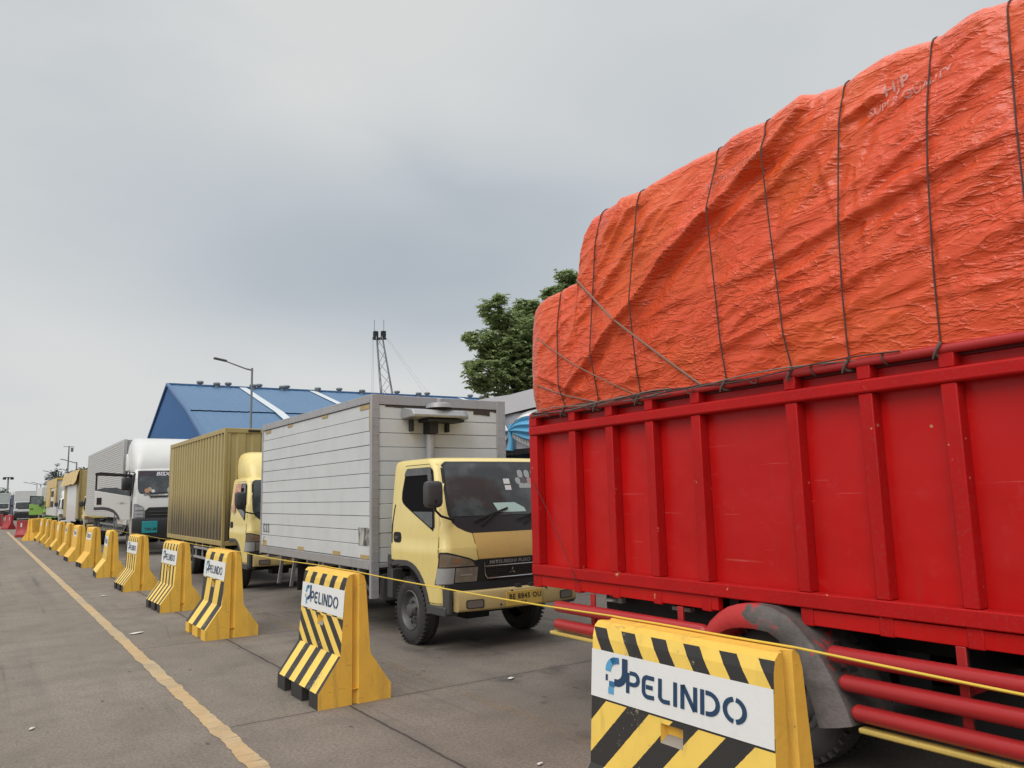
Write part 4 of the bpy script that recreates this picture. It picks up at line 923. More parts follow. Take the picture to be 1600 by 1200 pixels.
# ================================================================== large white truck with its door open
t4 = thing('heavy_truck', (5.2, 26.9, 0), 'large white truck with silver ribbed box, its driver door swung wide open', 'truck', 'trucks queued nose to tail')
hs = [(.62, .20, 1.18, .12), (1.10, .14, 1.20, .14), (1.45, .14, 1.20, .15), (1.78, .18, 1.20, .15), (1.95, .24, 1.19, .15), (2.3, .38, 1.17, .14), (2.66, .52, 1.14, .15), (2.74, .58, 1.11, .18), (2.78, .72, 1.02, .2)]
c4 = Cab(hs, 2.05, (1.35, .55, .62, 1.17), .08)
q = MB(); c4.shell(q); q.build('cab', WHITE, t4, smooth=32)
q = MB(); loops = []
for (z, y0, hw_, r_) in ((2.70, .62, 1.14, .25), (2.85, .64, 1.16, .28), (3.10, .74, 1.16, .33), (3.35, .92, 1.15, .38), (3.58, 1.16, 1.12, .4), (3.73, 1.42, 1.06, .38), (3.82, 1.75, .98, .2)):
    y1 = 2.1; r2 = min(r_, y1-y0-.02)
    loops.append([(-hw_, y1, z)]+[(-hw_+r2-r2*cos(pi/2*i/7), y0+r2-r2*sin(pi/2*i/7), z) for i in range(8)]+[(hw_-r2+r2*sin(pi/2*i/7), y0+r2-r2*cos(pi/2*i/7), z) for i in range(8)]+[(hw_, y1, z)])
q.loft(loops); q.build('roof_fairing', WHITE, t4, smooth=50)
q = MB(); q.loft([[(-1.20, 1.6, 2.72), (-1.20, 2.15, 2.72), (-1.14, 2.15, 2.72), (-1.14, 1.6, 2.72)], [(-1.21, 1.68, 3.05), (-1.21, 2.15, 3.05), (-1.15, 2.15, 3.05), (-1.15, 1.68, 3.05)], [(-1.20, 1.95, 3.30), (-1.20, 2.15, 3.30), (-1.15, 2.15, 3.30), (-1.15, 1.95, 3.30)]]); q.build('side_deflector', WHITE, t4, bevel=.02)
hw4 = lambda z: interp([(1.93, .98), (1.98, 1.03), (2.05, 1.06), (2.4, 1.055), (2.68, 1.04)], z)
q = MB(); c4.fpatch(q, [(z, -hw4(z), hw4(z)) for z in (1.93, 1.945, 1.97, 2.0, 2.1, 2.2, 2.4, 2.6, 2.66, 2.685)], .004); q.build('windscreen_surround', PLAST2, t4)
q = MB(); c4.fpatch(q, [(z, -hw4(z)+.04, hw4(z)-.04) for z in (1.965, 1.99, 2.05, 2.1, 2.2, 2.4, 2.6, 2.65)], .010); w4 = q.build('windscreen', glassmat('grey_glass', (.035, .04, .045), .05), t4)
q = MB(); c4.fpatch(q, [(2.50, -1.0, 1.0), (2.58, -1.0, 1.0), (2.65, -1.0, 1.0)], .013, th=.001); q.build('sun_strip', glassmat('purple_tint', (.03, .018, .03), .1), w4)
text_mesh('BISXX', 'sunstrip_lettering', plain('letter_white', (.6, .6, .62), .5), lambda a, b: c4.front(-.52+a*1.2, 2.52+b, .016), .17, w4, .004, .25)
q = MB()
for (x, z, s_, c_) in ((-.80, 2.03, .07, 0), (-.72, 2.08, .06, 1), (-.62, 2.02, .05, 2), (-.1, 2.04, .10, 3), (.0, 2.06, .08, 3)): c4.fpatch(q, rrows(z-s_, z+s_, lambda zz: x-s_, lambda zz: x+s_, s_*.8, 6), .0125, c_, 4, .001)
q.build('dashboard_items', [plain('item_orange', (.4, .2, .1), .6), plain('item_tan', (.35, .25, .15), .6), plain('item_white', (.5, .5, .5), .6), plain('item_grey', (.3, .32, .34), .6)], w4)
q = MB(); c4.fpatch(q, [(.98, -.84, .84), (1.1, -.85, .85), (1.40, -.85, .85), (1.50, -.74, .74)], .012); g4 = q.build('grille', PLAST2, t4)
q = MB()
for z in (1.13, 1.25, 1.36): c4.fpatch(q, [(z, -.72, .72), (z+.022, -.70, .70)], .03)
q.build('grille_bar', plain('bar_grey', (.09, .09, .10), .3), g4)
for sg in (-1, 1):
    q = MB(); c4.fpatch(q, [(z, *sorted((sg*a, sg*b))) for z, a, b in ((1.17, .86, 1.17), (1.40, .86, 1.17), (1.52, .90, 1.17), (1.62, 1.08, 1.17))], .008); h4 = q.build('headlight', plain('lamp_shell', (.22, .22, .23), .3), t4)
    for z in (1.20, 1.30, 1.43):
        q = MB(); c4.fpatch(q, [(z, *sorted((sg*.90, sg*1.13))), (z+.075, *sorted((sg*.90, sg*1.13)))], .016); q.build('lamp_lens', LENS, h4)
q = MB(); q.loft([[(x, .02+.10*(abs(x)/1.2)**3, .52), (x, 0+.10*(abs(x)/1.2)**3, .6), (x, 0+.10*(abs(x)/1.2)**3, 1.08), (x, .03+.10*(abs(x)/1.2)**3, 1.165), (x, .3, 1.165), (x, .3, .52)] for x in (-1.21, -1.15, -.9, -.5, 0, .5, .9, 1.15, 1.21)]); b4 = q.build('bumper', PLAST2, t4, smooth=30)
q = MB(); q.box((-.95, -.012, .70), (-.50, .02, 1.07)); pl4 = q.build('teal_panel', paint('teal', (.015, .26, .29), .5), t4, bevel=.01, label='teal panel on the black bumper')
text_mesh('TW-38', 'panel_lettering', INK, lambda a, b: Vector((-.88+a, -.015, .78+b)), .12, pl4, .004)
text_mesh('BOGOWONTO', 'bonnet_lettering', INK, lambda a, b: c4.front(-.70+a, 1.79+b, .006), .085, t4, .002)
text_mesh('GIGA', 'bonnet_lettering', plain('badge_dark', (.05, .05, .06), .4), lambda a, b: c4.front(-.10+a, 1.66+b, .008), .10, t4, .003)
for x in (-.9, -.2):
    q = MB(); q.bar(c4.front(x, 1.90, .03), c4.front(x+.62, 1.95, .03), .02); q.build('wiper', BLK, t4, smooth=0)
q = MB(); q.box((-.75, .17, 1.845), (-.05, .21, 1.875)); q.build('wiper_cowl', BLK, t4, bevel=.01)
# doorway left open: dark interior, black pillar and wheel arch
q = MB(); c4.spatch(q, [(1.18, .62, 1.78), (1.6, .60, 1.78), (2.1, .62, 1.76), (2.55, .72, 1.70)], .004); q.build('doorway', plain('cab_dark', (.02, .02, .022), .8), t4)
q = MB(); c4.spatch(q, [(z, interp([(1.2, .34), (2.0, .42), (2.6, .60)], z), interp([(1.2, .42), (2.0, .52), (2.6, .70)], z)) for z in (1.2, 1.6, 2.0, 2.3, 2.6)], .01); q.build('pillar_trim', BLK, t4)
D = bpy.data.objects.new('door', None)
q = MB()   # door in its own frame: u along the door from the hinge, z up, thickness 7 cm; then turned open
ang = radians(72); hx, hy = -1.20, .50
def dp(u, z, n=0.): return Vector((hx-u*sin(ang)-n*cos(ang)*0+0, hy+u*cos(ang), z)) + Vector((-cos(ang), -sin(ang), 0))*n
outl = [(.02, 1.12), (.30, 1.12), (.36, 1.22), (.48, 1.38), (.62, 1.46), (.80, 1.50), (1.02, 1.50), (1.06, 1.56), (1.06, 2.06)]
win_b = [(1.00, 2.06), (.92, 2.05), (.05, 1.84)]
def dprism(mb, P, n0, n1, mi=0): mb.loft([[dp(u, z, n0) for u, z in P], [dp(u, z, n1) for u, z in P]], True, True, mi)
dprism(q, outl+[(.02, 1.86)], 0, .07); dr = q.build('door', WHITE, t4, bevel=.012, label='open white driver door')
q = MB()
for a, b in (((.04, 1.84), (.04, 2.50)), ((.04, 2.50), (1.04, 2.56)), ((1.04, 2.56), (1.04, 2.06))): q.bar(dp(*a, .035), dp(*b, .035), .05, .05)
dprism(q, [(.02, 2.50), (1.07, 2.545), (1.07, 2.62), (.9, 2.64), (.02, 2.56)], -.02, .10); q.build('window_frame', BLK, dr, bevel=.008)
q = MB(); dprism(q, [(.06, 1.85), (1.02, 2.05), (1.0, 2.10), (.8, 2.15), (.45, 2.14), (.18, 2.06), (.06, 1.94)], .03, .04); q.build('half_open_glass', glassmat('tinted_glass', (.06, .065, .07), .1), dr)
q = MB(); dprism(q, [(.86, 1.62), (1.0, 1.62), (1.0, 1.84), (.86, 1.84)], .065, .085); q.build('door_handle', BLK, dr, bevel=.015)
q = MB(); ar = [(.33, 1.10), (.40, 1.24), (.50, 1.35), (.64, 1.42), (.80, 1.45), (1.07, 1.45)]; dprism(q, ar+[(u-.0, z+.10) for u, z in ar[::-1]], .02, .10); q.build('arch_trim', PLAST, dr, bevel=.01)
text_mesh('~ 260 ~', 'door_lettering', plain('decal_grey', (.25, .25, .25), .5), lambda a, b: dp(.42-a, 1.62+b, .0735), .09, dr, .002)
bpy.data.objects.remove(D)
q = MB(); q.tube([(-1.18, .36, 2.62), (-1.34, .22, 2.62), (-1.36, .20, 2.05)], .02, 8); ma = q.build('mirror_arm', BLK, t4)
q = MB(); loops = []
for (z, e_) in ((2.05, .7), (2.08, 1), (2.42, 1), (2.46, .7)): loops.append([(-1.42+.14*e_*cos(a), .22+.07*e_*sin(a), z) for a in [2*pi*i/16 for i in range(16)]])
q.loft(loops); q.build('mirror', PLAST2, t4)
chassis(t4, .4, 13.4, .42, 1.0, wheels=(1.35, 9.2, 10.5), wx=1.14, r=.50, wd=.28)
# silver ribbed box
q = MB(); P = []; z = 1.25; 
while z < 3.70: P += [(0, z), (.009, z+.012), (.009, z+.05), (0, z+.062)]; z += .08
P.append((0, 3.80))
q.grid(lambda i, y: (-1.2+.009-P[i][0], y, P[i][1]), range(len(P)), (2.95, 13.5)); q.grid(lambda i, y: (1.2-.009+P[i][0], y, P[i][1]), range(len(P)), (2.95, 13.5)); q.build('ribbed_sides', SILV, t4, smooth=0)
q = MB(); q.box((-1.18, 2.82, 1.2), (1.18, 2.86, 3.82)); q.box((-1.18, 13.55, 1.2), (1.18, 13.58, 3.82)); q.box((-1.18, 2.86, 3.80), (1.18, 13.55, 3.84)); q.build('end_walls', ALU, t4, smooth=0)
q = MB()
for sg in (-1, 1):
    for (ya, yb) in ((2.80, 2.94), (13.5, 13.6)): q.box((sg*1.14-.06, ya, 1.15), (sg*1.14+.06, yb, 3.86))
    q.box((sg*1.15-.05, 2.941, 3.74), (sg*1.15+.052, 13.499, 3.855)); q.box((sg*1.15-.05, 2.941, 1.15), (sg*1.15+.052, 13.499, 1.25))
q.build('box_frame', SILV, t4, bevel=.01)
q = MB(); q.box((-1.0, 2.785, 3.66), (-.72, 2.80, 3.72)); q.build('marker_lamp', BLK, t4, smooth=0)
q = MB(); q.box((-1.14, 2.45, 1.3), (-.95, 2.75, 3.2)); q.tube([(-.85, 2.5, 1.2), (-.85, 2.5, 3.15)], .08, 10); q.build('air_intake', PLAST, t4, bevel=.02)
q = MB()   # side rack ladder and underrun rails
for y in (3.05, 3.65): q.tube([(-1.27, y, .75), (-1.27, y, 1.95)], .02, 6)
for z in (1.0, 1.25, 1.5, 1.7, 1.93): q.tube([(-1.27, 3.05, z), (-1.27, 3.65, z)], .016, 6)
q.build('ladder', STEEL, t4)
q = MB()
for z in (.62, .86): q.box((-1.2, 2.4, z), (-1.16, 8.2, z+.06))
for i in range(14): q.bar((-1.15, 2.4+.42*i, .70), (-.9, 2.75+.42*i, 1.12), .03)
q.build('side_guard', STEEL, t4, smooth=0)
q = MB(); q.box((-1.1, 2.3, .9), (-.6, 4.6, 1.14)); q.build('side_tank', WHITE, t4, bevel=.03)

# ================================================================== far trucks
t5 = thing('box_truck', (5.3, 43.6, 0), 'far tan box truck with yellow cloth along its roof edge and one white side panel', 'truck', 'trucks queued nose to tail')
light_cab(t5, YEL, YEL, BUMPY, detail=False, brand=False, sx=1.15)
chassis(t5, .5, 10.6, wheels=(1.11, 7.5), wx=.95)
q = MB(); q.box((-1.1, 2.0, .9), (1.1, 11.0, 3.42)); q.build('box_body', TAN, t5, bevel=.03)
q = MB(); q.box((-1.13, 1.97, .9), (-1.06, 2.5, 3.45)); q.box((1.06, 1.97, .9), (1.13, 2.05, 3.45)); q.build('corner_posts', paint('tan_dark', (.25, .19, .08), .5), t5, smooth=0)
q = MB(); q.box((-1.125, 3.4, .75), (-1.101, 8.6, 2.72)); q.build('white_side_panel', WHITE, t5, smooth=0)
q = MB(); q.grid(lambda y, j: (-1.14-.05*j-.04*mn.noise(Vector((y*1.1, j*.7, 4))), y, 3.47-.19*j+.05*mn.noise(Vector((y*.8, j, 1)))), [2.2+.3*i for i in range(30)], range(5)); q.grid(lambda y, j: (-1.14+.5*j, y, 3.47+.02*j), [2.2+.3*i for i in range(30)], range(4))
cl_ = q.build('cloth_sheet', YCLOTH, None, smooth=60); cl_.location = t5.location; tag(cl_, 'yellow cloth drooping over the roof edge of the far tan truck', 'cloth')
t6 = thing('box_truck', (5.25, 57.5, 0), 'far white cab truck with yellow box, seen left of the white side panel', 'truck', 'trucks queued nose to tail')
light_cab(t6, WHITE, WHITE, WHITE, detail=False, brand=False, fairing=True, sx=1.2)
chassis(t6, .5, 10.6, wheels=(1.11, 7.5), wx=.95)
q = MB(); q.box((-1.1, 2.1, .9), (1.1, 11.0, 3.3)); q.build('box_body', WHITE, t6, bevel=.03)
q = MB(); q.box((-1.16, 2.0, 2.8), (-1.101, 11.0, 3.42)); q.box((-1.16, 2.0, 1.75), (-1.101, 3.6, 2.8)); q.box((-1.16, 7.2, 1.5), (-1.101, 11.0, 2.8)); q.box((-1.101, 2.0, 3.301), (1.101, 11.0, 3.42)); q.build('yellow_cover', YCLOTH, t6, bevel=.02)
q = MB(); q.box((-1.13, 4.6, 2.2), (-1.101, 6.4, 2.6)); q.box((-1.13, 4.4, 1.5), (-1.101, 6.6, 1.9)); q.build('side_opening', DARK, t6, smooth=0)
GREEN = paint('lime_green', (.22, .40, .07), .4, .1, .1, coat=.2)
t7 = thing('box_truck', (5.45, 76.0, 0), 'far lime green truck with its door open across the gap', 'truck', 'trucks queued nose to tail')
light_cab(t7, GREEN, GREEN, GREEN, detail=False, brand=False, sx=1.25)
chassis(t7, .5, 8.6, wheels=(1.11, 6.5), wx=.95)
q = MB(); q.box((-1.15, 2.0, .9), (1.15, 9.0, 3.2)); q.build('box_body', WHITE, t7, bevel=.03)
a7 = radians(78)
def d7(u, z, n=0.): return Vector((-1.05-u*sin(a7), .40+u*cos(a7), z))+Vector((-cos(a7), -sin(a7), 0))*n
q = MB(); P = [(0, .85), (1.0, .85), (1.0, 1.75), (0, 1.62)]; q.loft([[d7(u, z, n) for u, z in P] for n in (0, .08)]); d_ = q.build('door', GREEN, t7, bevel=.02)
q = MB()
for a, b in (((.03, 1.62), (.03, 2.35)), ((.03, 2.35), (.97, 2.42)), ((.97, 2.42), (.97, 1.75))): q.bar(d7(*a, .04), d7(*b, .04), .06, .06)
q.build('window_frame', BLK, d_, smooth=0)
q = MB(); P = [(.05, 1.62), (.96, 1.75), (.96, 2.4), (.05, 2.33)]; q.loft([[d7(u, z, n) for u, z in P] for n in (.03, .05)]); q.build('window', glassmat('door_glass', (.10, .12, .12), .1), d_)
q = MB(); q.obox(d7(.82, 1.35, .09), (.22, .03, .08), Matrix.Rotation(a7-pi/2, 3, 'Z')); q.build('door_handle', BLK, d_, smooth=0)
t8 = thing('box_truck', (4.35, 103.0, 0), 'far white truck with pale box and dark blue side cover, beside red plastic barriers', 'truck', 'trucks queued nose to tail')
light_cab(t8, WHITE, WHITE, PLAST2, detail=False, brand=False, sx=1.4)
for z_ in (0,):
    q = MB(); q.box((-1.15, -.02, .25), (1.15, .25, .85)); q.build('lower_bumper', PLAST2, t8, bevel=.03)
chassis(t8, .5, 9.0, wheels=(1.11, 6.5), wx=1.1, r=.45)
q = MB(); q.box((-1.2, 1.9, .9), (1.3, 9.5, 3.35)); q.build('box_body', WHITE, t8, bevel=.05)
q = MB(); q.box((-1.26, 1.95, .5), (-1.201, 9.6, 2.9)); q.build('side_cover', paint('dark_blue_cover', (.03, .045, .12), .6), t8, bevel=.01)
t9 = thing('box_truck', (2.6, 140.0, 0), 'farthest pale truck at the left picture edge', 'truck', 'trucks queued nose to tail')
light_cab(t9, WHITE, WHITE, PLAST2, detail=False, brand=False, sx=1.3)
chassis(t9, .5, 9.0, wheels=(1.11, 6.5), wx=1.0, r=.45)
q = MB(); q.box((-1.2, 1.9, .9), (1.2, 9.5, 3.6)); q.build('box_body', paint('pale_green_box', (.42, .46, .44), .5), t9, bevel=.05)

# ================================================================== red high-sided truck
RXF = 4.10
tr = thing('cargo_truck', (5.25, -4.2, 0), 'red high-sided cargo truck loaded above its sides, nearest and largest', 'truck', 'trucks queued nose to tail')
RO = Vector((5.25, -4.2, 0))
def W(x, y, z): return (x-RO.x, y-RO.y, z)
def wbox(q, a, b, mi=0): q.box(W(*a), W(*b), mi)
light_cab(tr, RED, RED, RED, detail=False, brand=False, sx=1.2)
YR0, YR1 = -2.15, 5.69; XR = 6.40
q = MB(); wbox(q, (4.185, YR0, .93), (4.20, YR1-.03, 2.31)); wbox(q, (XR-.10, YR0, .93), (XR-.06, YR1-.03, 2.31)); wbox(q, (4.2, YR0, .93), (XR-.10, YR0+.05, 2.9)); wbox(q, (4.2, YR1-.06, .93), (XR-.10, YR1-.03, 2.31)); q.build('side_panels', RED, tr, smooth=0)
q = MB(); wbox(q, (4.2, YR0+.05, .94), (XR-.1, YR1-.07, .99)); q.build('load_floor', DARK, tr, smooth=0)
posts = [5.64, 5.08, 4.61, 4.16, 3.70, 2.92, 2.43, 1.97, 1.50, 1.03, .55, .05, -.45, -.95, -1.5, -2.1]
for yp in posts:
    q = MB(); wd_ = .055 if yp > 5.6 else .041
    for xs in (0, 1):
        if xs == 0: wbox(q, (4.10, yp-wd_, 1.031), (4.184, yp+wd_, 2.169)); wbox(q, (4.10, yp-wd_, 2.251), (4.184, yp+wd_, 2.33)); wbox(q, (4.106, yp-wd_, .835), (4.166, yp+wd_, .939))
    q.build('post', REDP, tr, bevel=.006)
q = MB(); wbox(q, (4.088, YR0, .94), (4.184, YR1, 1.03)); q.build('lower_rail', REDP, tr, bevel=.008)
q = MB(); wbox(q, (4.088, YR0, 2.17), (4.184, YR1, 2.25)); q.build('upper_rail', REDP, tr, bevel=.014)
q = MB(); q.tube([W(4.115, YR0, 2.35), W(4.115, YR1-.02, 2.35)], .027, 12); q.tube([W(4.115, YR1-.02, 2.35), W(XR-.05, YR1-.02, 2.35)], .027, 12); q.build('top_pipe', TUBE, tr)
q = MB(); wbox(q, (4.165, YR0, 2.312), (4.21, YR1-.03, 2.365)); q.build('top_edge', plain('dark_red_edge', (.12, .01, .012), .6), tr, smooth=0)
q = MB(); wbox(q, (4.112, 3.60, .848), (4.162, 5.60, .938)); wbox(q, (4.112, -2.1, .84), (4.162, 2.88, .932)); q.build('skirt_panel', RED, tr, bevel=.004)
# rear cross bar / tail
q = MB(); wbox(q, (4.2, 5.66, .94), (XR-.1, 5.70, 1.03)); wbox(q, (4.2, 5.66, 2.17), (XR-.1, 5.70, 2.25))
for x in (4.7, 5.3, 5.9): wbox(q, (x, 5.66, 1.031), (x+.09, 5.70, 2.169))
q.build('tail_frame', REDP, tr, bevel=.006)
# underside
q = MB()
for x in (4.9, 5.6): wbox(q, (x-.04, -3.6, .62), (x+.04, 5.5, .86))
y = -2.
while y < 5.5: wbox(q, (4.2, y, .86), (XR-.12, y+.08, .938)); y += .55
q.tube([W(4.5, 3.13, .43), W(6.1, 3.13, .43)], .09, 12); q.obox(W(5.25, 3.13, .43), (.4, .4, .38), Matrix.Identity(3)); wbox(q, (4.45, .2, .45), (4.85, 1.9, .84)); wbox(q, (4.35, 3.75, .55), (4.8, 5.0, .82)); wbox(q, (4.3, 2.1, .25), (6.2, 2.12, .86)); wbox(q, (5.0, -.5, .4), (5.5, .8, .8))
q.build('underframe', DARK, tr, smooth=0)
for sg, xo in ((-1, 4.13), (1, 6.37)):
    o = wheel(tr, xo-RO.x, 3.13-RO.y, .43, .43, .23, sg, True); o2 = wheel(tr, xo-sg*.27-RO.x, 3.13-RO.y, .43, .43, .23, sg, False)
    wheel(tr, xo-RO.x+.05*-sg, -2.9-RO.y, .42, .42, .23, sg, True)
# worn wheel-arch mudguard
out_ = [(3.70, .60), (3.66, .71), (3.60, .79), (3.52, .855), (3.44, .90), (3.36, .925), (3.24, .938), (3.11, .932), (3.00, .89), (2.92, .83), (2.84, .75), (2.77, .655), (2.71, .55), (2.655, .44), (2.625, .345)]
inn_ = [(3.62, .58), (3.58, .66), (3.53, .715), (3.46, .755), (3.40, .775), (3.33, .785), (3.24, .79), (3.13, .785), (3.06, .75), (3.0, .69), (2.95, .63), (2.91, .56), (2.87, .48), (2.84, .38), (2.82, .30)]
mf, tf, pf_ = newmat('worn_mudguard'); vf = objco(tf); spf = tf.add('ShaderNodeSeparateXYZ'); tf.l.new(vf, spf.inputs[0])
nf = tf.noise(vf, 5, 6, .65); ff = tf.noise(vf, 40, 4, .7); nf2 = tf.noise(tf.scl(vf, 1, 1, .4), 2.2, 5, .7)
redmask = tf.step(tf.math('ADD', tf.math('SUBTRACT', spf.outputs[1], 7.47), tf.math('MULTIPLY', tf.math('SUBTRACT', nf, .5), .6)), -.02, .0)
redmask = tf.math('MAXIMUM', redmask, tf.math('MULTIPLY', tf.step(tf.math('ADD', tf.math('MULTIPLY', nf2, .65), tf.math('MULTIPLY', tf.noise(vf, 19, 5, .7), .35)), .55, .585), .9))
cg = tf.mix(tf.step(nf, .35, .65), (.075, .066, .062), (.14, .125, .12)); cg = tf.mix(tf.math('MULTIPLY', tf.step(ff, .5, .75), .5), cg, (.05, .045, .042))
tf.l.new(tf.mix(redmask, cg, (.48, .03, .03)), pf_.inputs['Base Color']); pf_.inputs['Roughness'].default_value = .6
bnf = tf.add('ShaderNodeBump'); bnf.inputs['Strength'].default_value = .5; bnf.inputs['Distance'].default_value = .01; tf.l.new(ff, bnf.inputs['Height']); tf.l.new(bnf.outputs[0], pf_.inputs['Normal'])
q = MB(); loops = []
for (a, b) in zip(out_, inn_):
    loops.append([W(4.02, *a), W(3.985, (a[0]*.65+b[0]*.35), a[1]*.65+b[1]*.35), W(3.985, (a[0]*.2+b[0]*.8), a[1]*.2+b[1]*.8), W(4.0, *b), W(4.45, *b), W(4.45, *a)])
q.loft(loops); q.build('mudguard', mf, tr, smooth=50)
# side guard tubes
def tube(y0, y1, z): 
    q = MB(); n = 3; r = .046
    q.tube([W(4.06, y0-.004, z), W(4.06, y0+.012, z), W(4.06, y0+.03, z), W(4.06, y1-.03, z), W(4.06, y1-.012, z), W(4.06, y1+.004, z)], [r*.45, r*.8, r, r, r*.8, r*.45], 18); q.build('guard_tube', TUBE, tr)
for z in (.71, .565): tube(3.66, 5.32, z)
for z in (.71, .563, .415): tube(-2.0, 2.76-(.71-z)*.42, z)
q = MB()
for y in (3.95, 4.9, 2.05, .6, -.8): wbox(q, (4.11, y-.025, .32 if y < 3 else .48), (4.13, y+.025, .84)); wbox(q, (4.13, y-.02, .6), (4.5, y+.02, .64))
q.build('guard_bracket', TUBE, tr, bevel=.004)
YR = chipped('rail_yellow', (.60, .44, .12), (.25, .2, .13), .60, .68, 8)
q = MB(); wbox(q, (4.03, -2.0, .315), (4.10, 2.60, .345)); q.build('guard_rail', YR, tr, bevel=.01)
q = MB(); wbox(q, (4.03, 3.66, .475), (4.10, 5.38, .505)); q.build('guard_rail', YR, tr, bevel=.01)
q = MB(); q.obox(W(4.25, 4.75, .80), (.05, .14, .05), Matrix.Identity(3)); q.lathe([(0, .06), (.02, .055), (.03, .001)], W(4.22, 4.78, .79), 14, 'z'); q.obox(W(4.25, 4.05, .80), (.05, .18, .03), Matrix.Identity(3)); q.build('valve_fittings', plain('fitting_grey', (.35, .34, .32), .5), tr, bevel=.005)
q = MB(); P = [W(4.083, 5.62, 1.75)]
for k in range(12): u = k/11; P.append(W(4.082-.006*sin(pi*u), 5.60-.55*u, 1.72-.80*u**1.15))
q.tube(P, .003, 5); q.build('loose_cord', DARK, tr)

# ------------------------------------------------------------------ tarpaulin over the load
ROPES = [(5.17, 5.20), (4.74, 4.64), (4.25, 4.12), (3.42, 3.38), (2.90, 2.94), (2.52, 2.40), (2.00, 1.88), (1.50, 1.50), (.95, 1.0), (.4, .42), (-.2, -.15), (-.8, -.8), (-1.4, -1.4)]
# (bottom y, top y)
Z0 = 2.335
def ztop(y):
    base = interp([(-3, 4.08), (1.5, 4.10), (2.0, 4.115), (2.4, 4.10), (2.95, 4.08), (3.38, 4.075), (4.1, 4.01), (4.66, 4.01), (4.76, 3.98), (4.85, 3.88), (4.90, 3.74), (4.925, 3.52), (4.97, 3.46), (5.4, 3.43), (5.62, 3.38), (5.70, 3.30)], y)
    # sag and bulge between ropes
    tops = sorted(b for a, b in ROPES); d = min(abs(y-b) for b in tops)
    return base + (.034*(1-exp(-(d/.16)**1.3))-.02 if y < 4.6 else 0)
def rope_y(i, z):
    a, b = ROPES[i]; zt = 4.05 if b < 4.7 else 3.43; u = max(0., min(1.2, (z-Z0)/(zt-Z0))); return a+(b-a)*u
CRE = []
rc_ = random.Random(11)
for _ in range(95):
    y, z = rc_.uniform(-2, 5.7), rc_.uniform(2.4, 4.1); a = rc_.choice([rc_.gauss(35, 14), rc_.gauss(12, 10), rc_.gauss(50, 12), rc_.gauss(95, 12)]); L = rc_.uniform(.2, .75)
    CRE.append((y, z, cos(radians(180-a)), sin(radians(a)), L, rc_.uniform(.005, .017), rc_.uniform(.025, .07)))
def seg(y0, z0, y1, z1, amp, wd): d = sqrt((y1-y0)**2+(z1-z0)**2); CRE.append(((y0+y1)/2, (z0+z1)/2, (y1-y0)/d, (z1-z0)/d, d/2, amp, wd))
seg(5.2, 2.46, 3.8, 3.33, .065, .07); seg(4.0, 3.22, 2.95, 3.80, .085, .09); seg(3.1, 3.70, 2.6, 4.02, .07, .09); seg(4.6, 2.75, 3.9, 3.2, .035, .08); seg(3.3, 3.0, 1.5, 3.36, .040, .08); seg(4.9, 3.05, 3.9, 3.75, .04, .07); seg(3.6, 2.55, 1.9, 2.95, .025, .08); seg(2.3, 3.3, 1.5, 3.75, .035, .08); seg(2.40, 3.78, 2.15, 3.86, .045, .05)
seg(4.4, 2.9, 3.4, 3.05, .018, .08); seg(5.5, 2.9, 4.9, 3.2, .016, .07); seg(4.75, 3.35, 4.15, 3.9, .03, .07); seg(4.65, 3.5, 4.3, 3.95, .025, .05); seg(2.2, 2.7, 1.2, 3.0, .025, .12); seg(2.6, 2.5, 3.4, 2.6, .015, .07); seg(1.9, 3.0, 1.2, 3.5, .03, .14); seg(4.9, 2.45, 5.5, 2.7, .02, .06)
def wrinkle(y, z):
    s = 0.
    for (cy, cz, dy, dz, L, amp, wd) in CRE:
        ry, rz_ = y-cy, z-cz; al = ry*dy+rz_*dz
        if abs(al) > L*1.3: continue
        pe = -ry*dz+rz_*dy
        if abs(pe) > wd*3: continue
        if dy < 0: pe = -pe
        e = max(0., 1-(al/(L*1.25))**2); e = e*e*(3-2*e)
        w_ = wd*(.5+.8*e)
        s += amp*e*((exp(-pe/w_) if pe > 0 else exp(pe/(w_*.16))) - .4*exp(-((pe+w_*.55)/(w_*.45))**2))
    s += .030*mn.noise(Vector((y*1.1, z*1.3, .3)))
    wy = y+.12*mn.noise(Vector((y*1.3, z*1.3, 7))); wz = z+.12*mn.noise(Vector((y*1.5, z*1.5, 9)))
    for (th, fa, fb, am, po, sd) in ((38, .7, 3.2, .040, 2.2, 1.), (20, .8, 5.0, .024, 2.6, 5.), (50, .8, 7.5, .014, 3, 9.), (12, .9, 9., .010, 3, 13.), (100, 1.3, 5., .008, 3, 17.)):
        c_, s_ = cos(radians(th)), sin(radians(th)); a = -wy*c_+wz*s_; b = wy*s_+wz*c_
        n_ = mn.noise(Vector((a*fa, b*fb, sd))); m_ = max(0., .5+1.1*mn.noise(Vector((y*.9, z*.9, sd+.5))))
        s += am*m_*(1-min(1., abs(n_)*1.9))**po
    return s
def tarp_x(y, z):
    zt = ztop(y); u = max(0., min(1., (z-Z0)/(zt-Z0)))
    bul = -.02 + .06*sin(pi*min(1, u*1.05))**.8 + .005*u + wrinkle(y, z)*min(1., .15+u*5)
    rp = 0.
    for i in range(len(ROPES)):
        d = abs(y-rope_y(i, z))
        if d < .45: rp = max(rp, exp(-(d/.05)))
    bul -= .016*rp*(.35+.65*min(1, u*2.2))
    return 4.115-bul
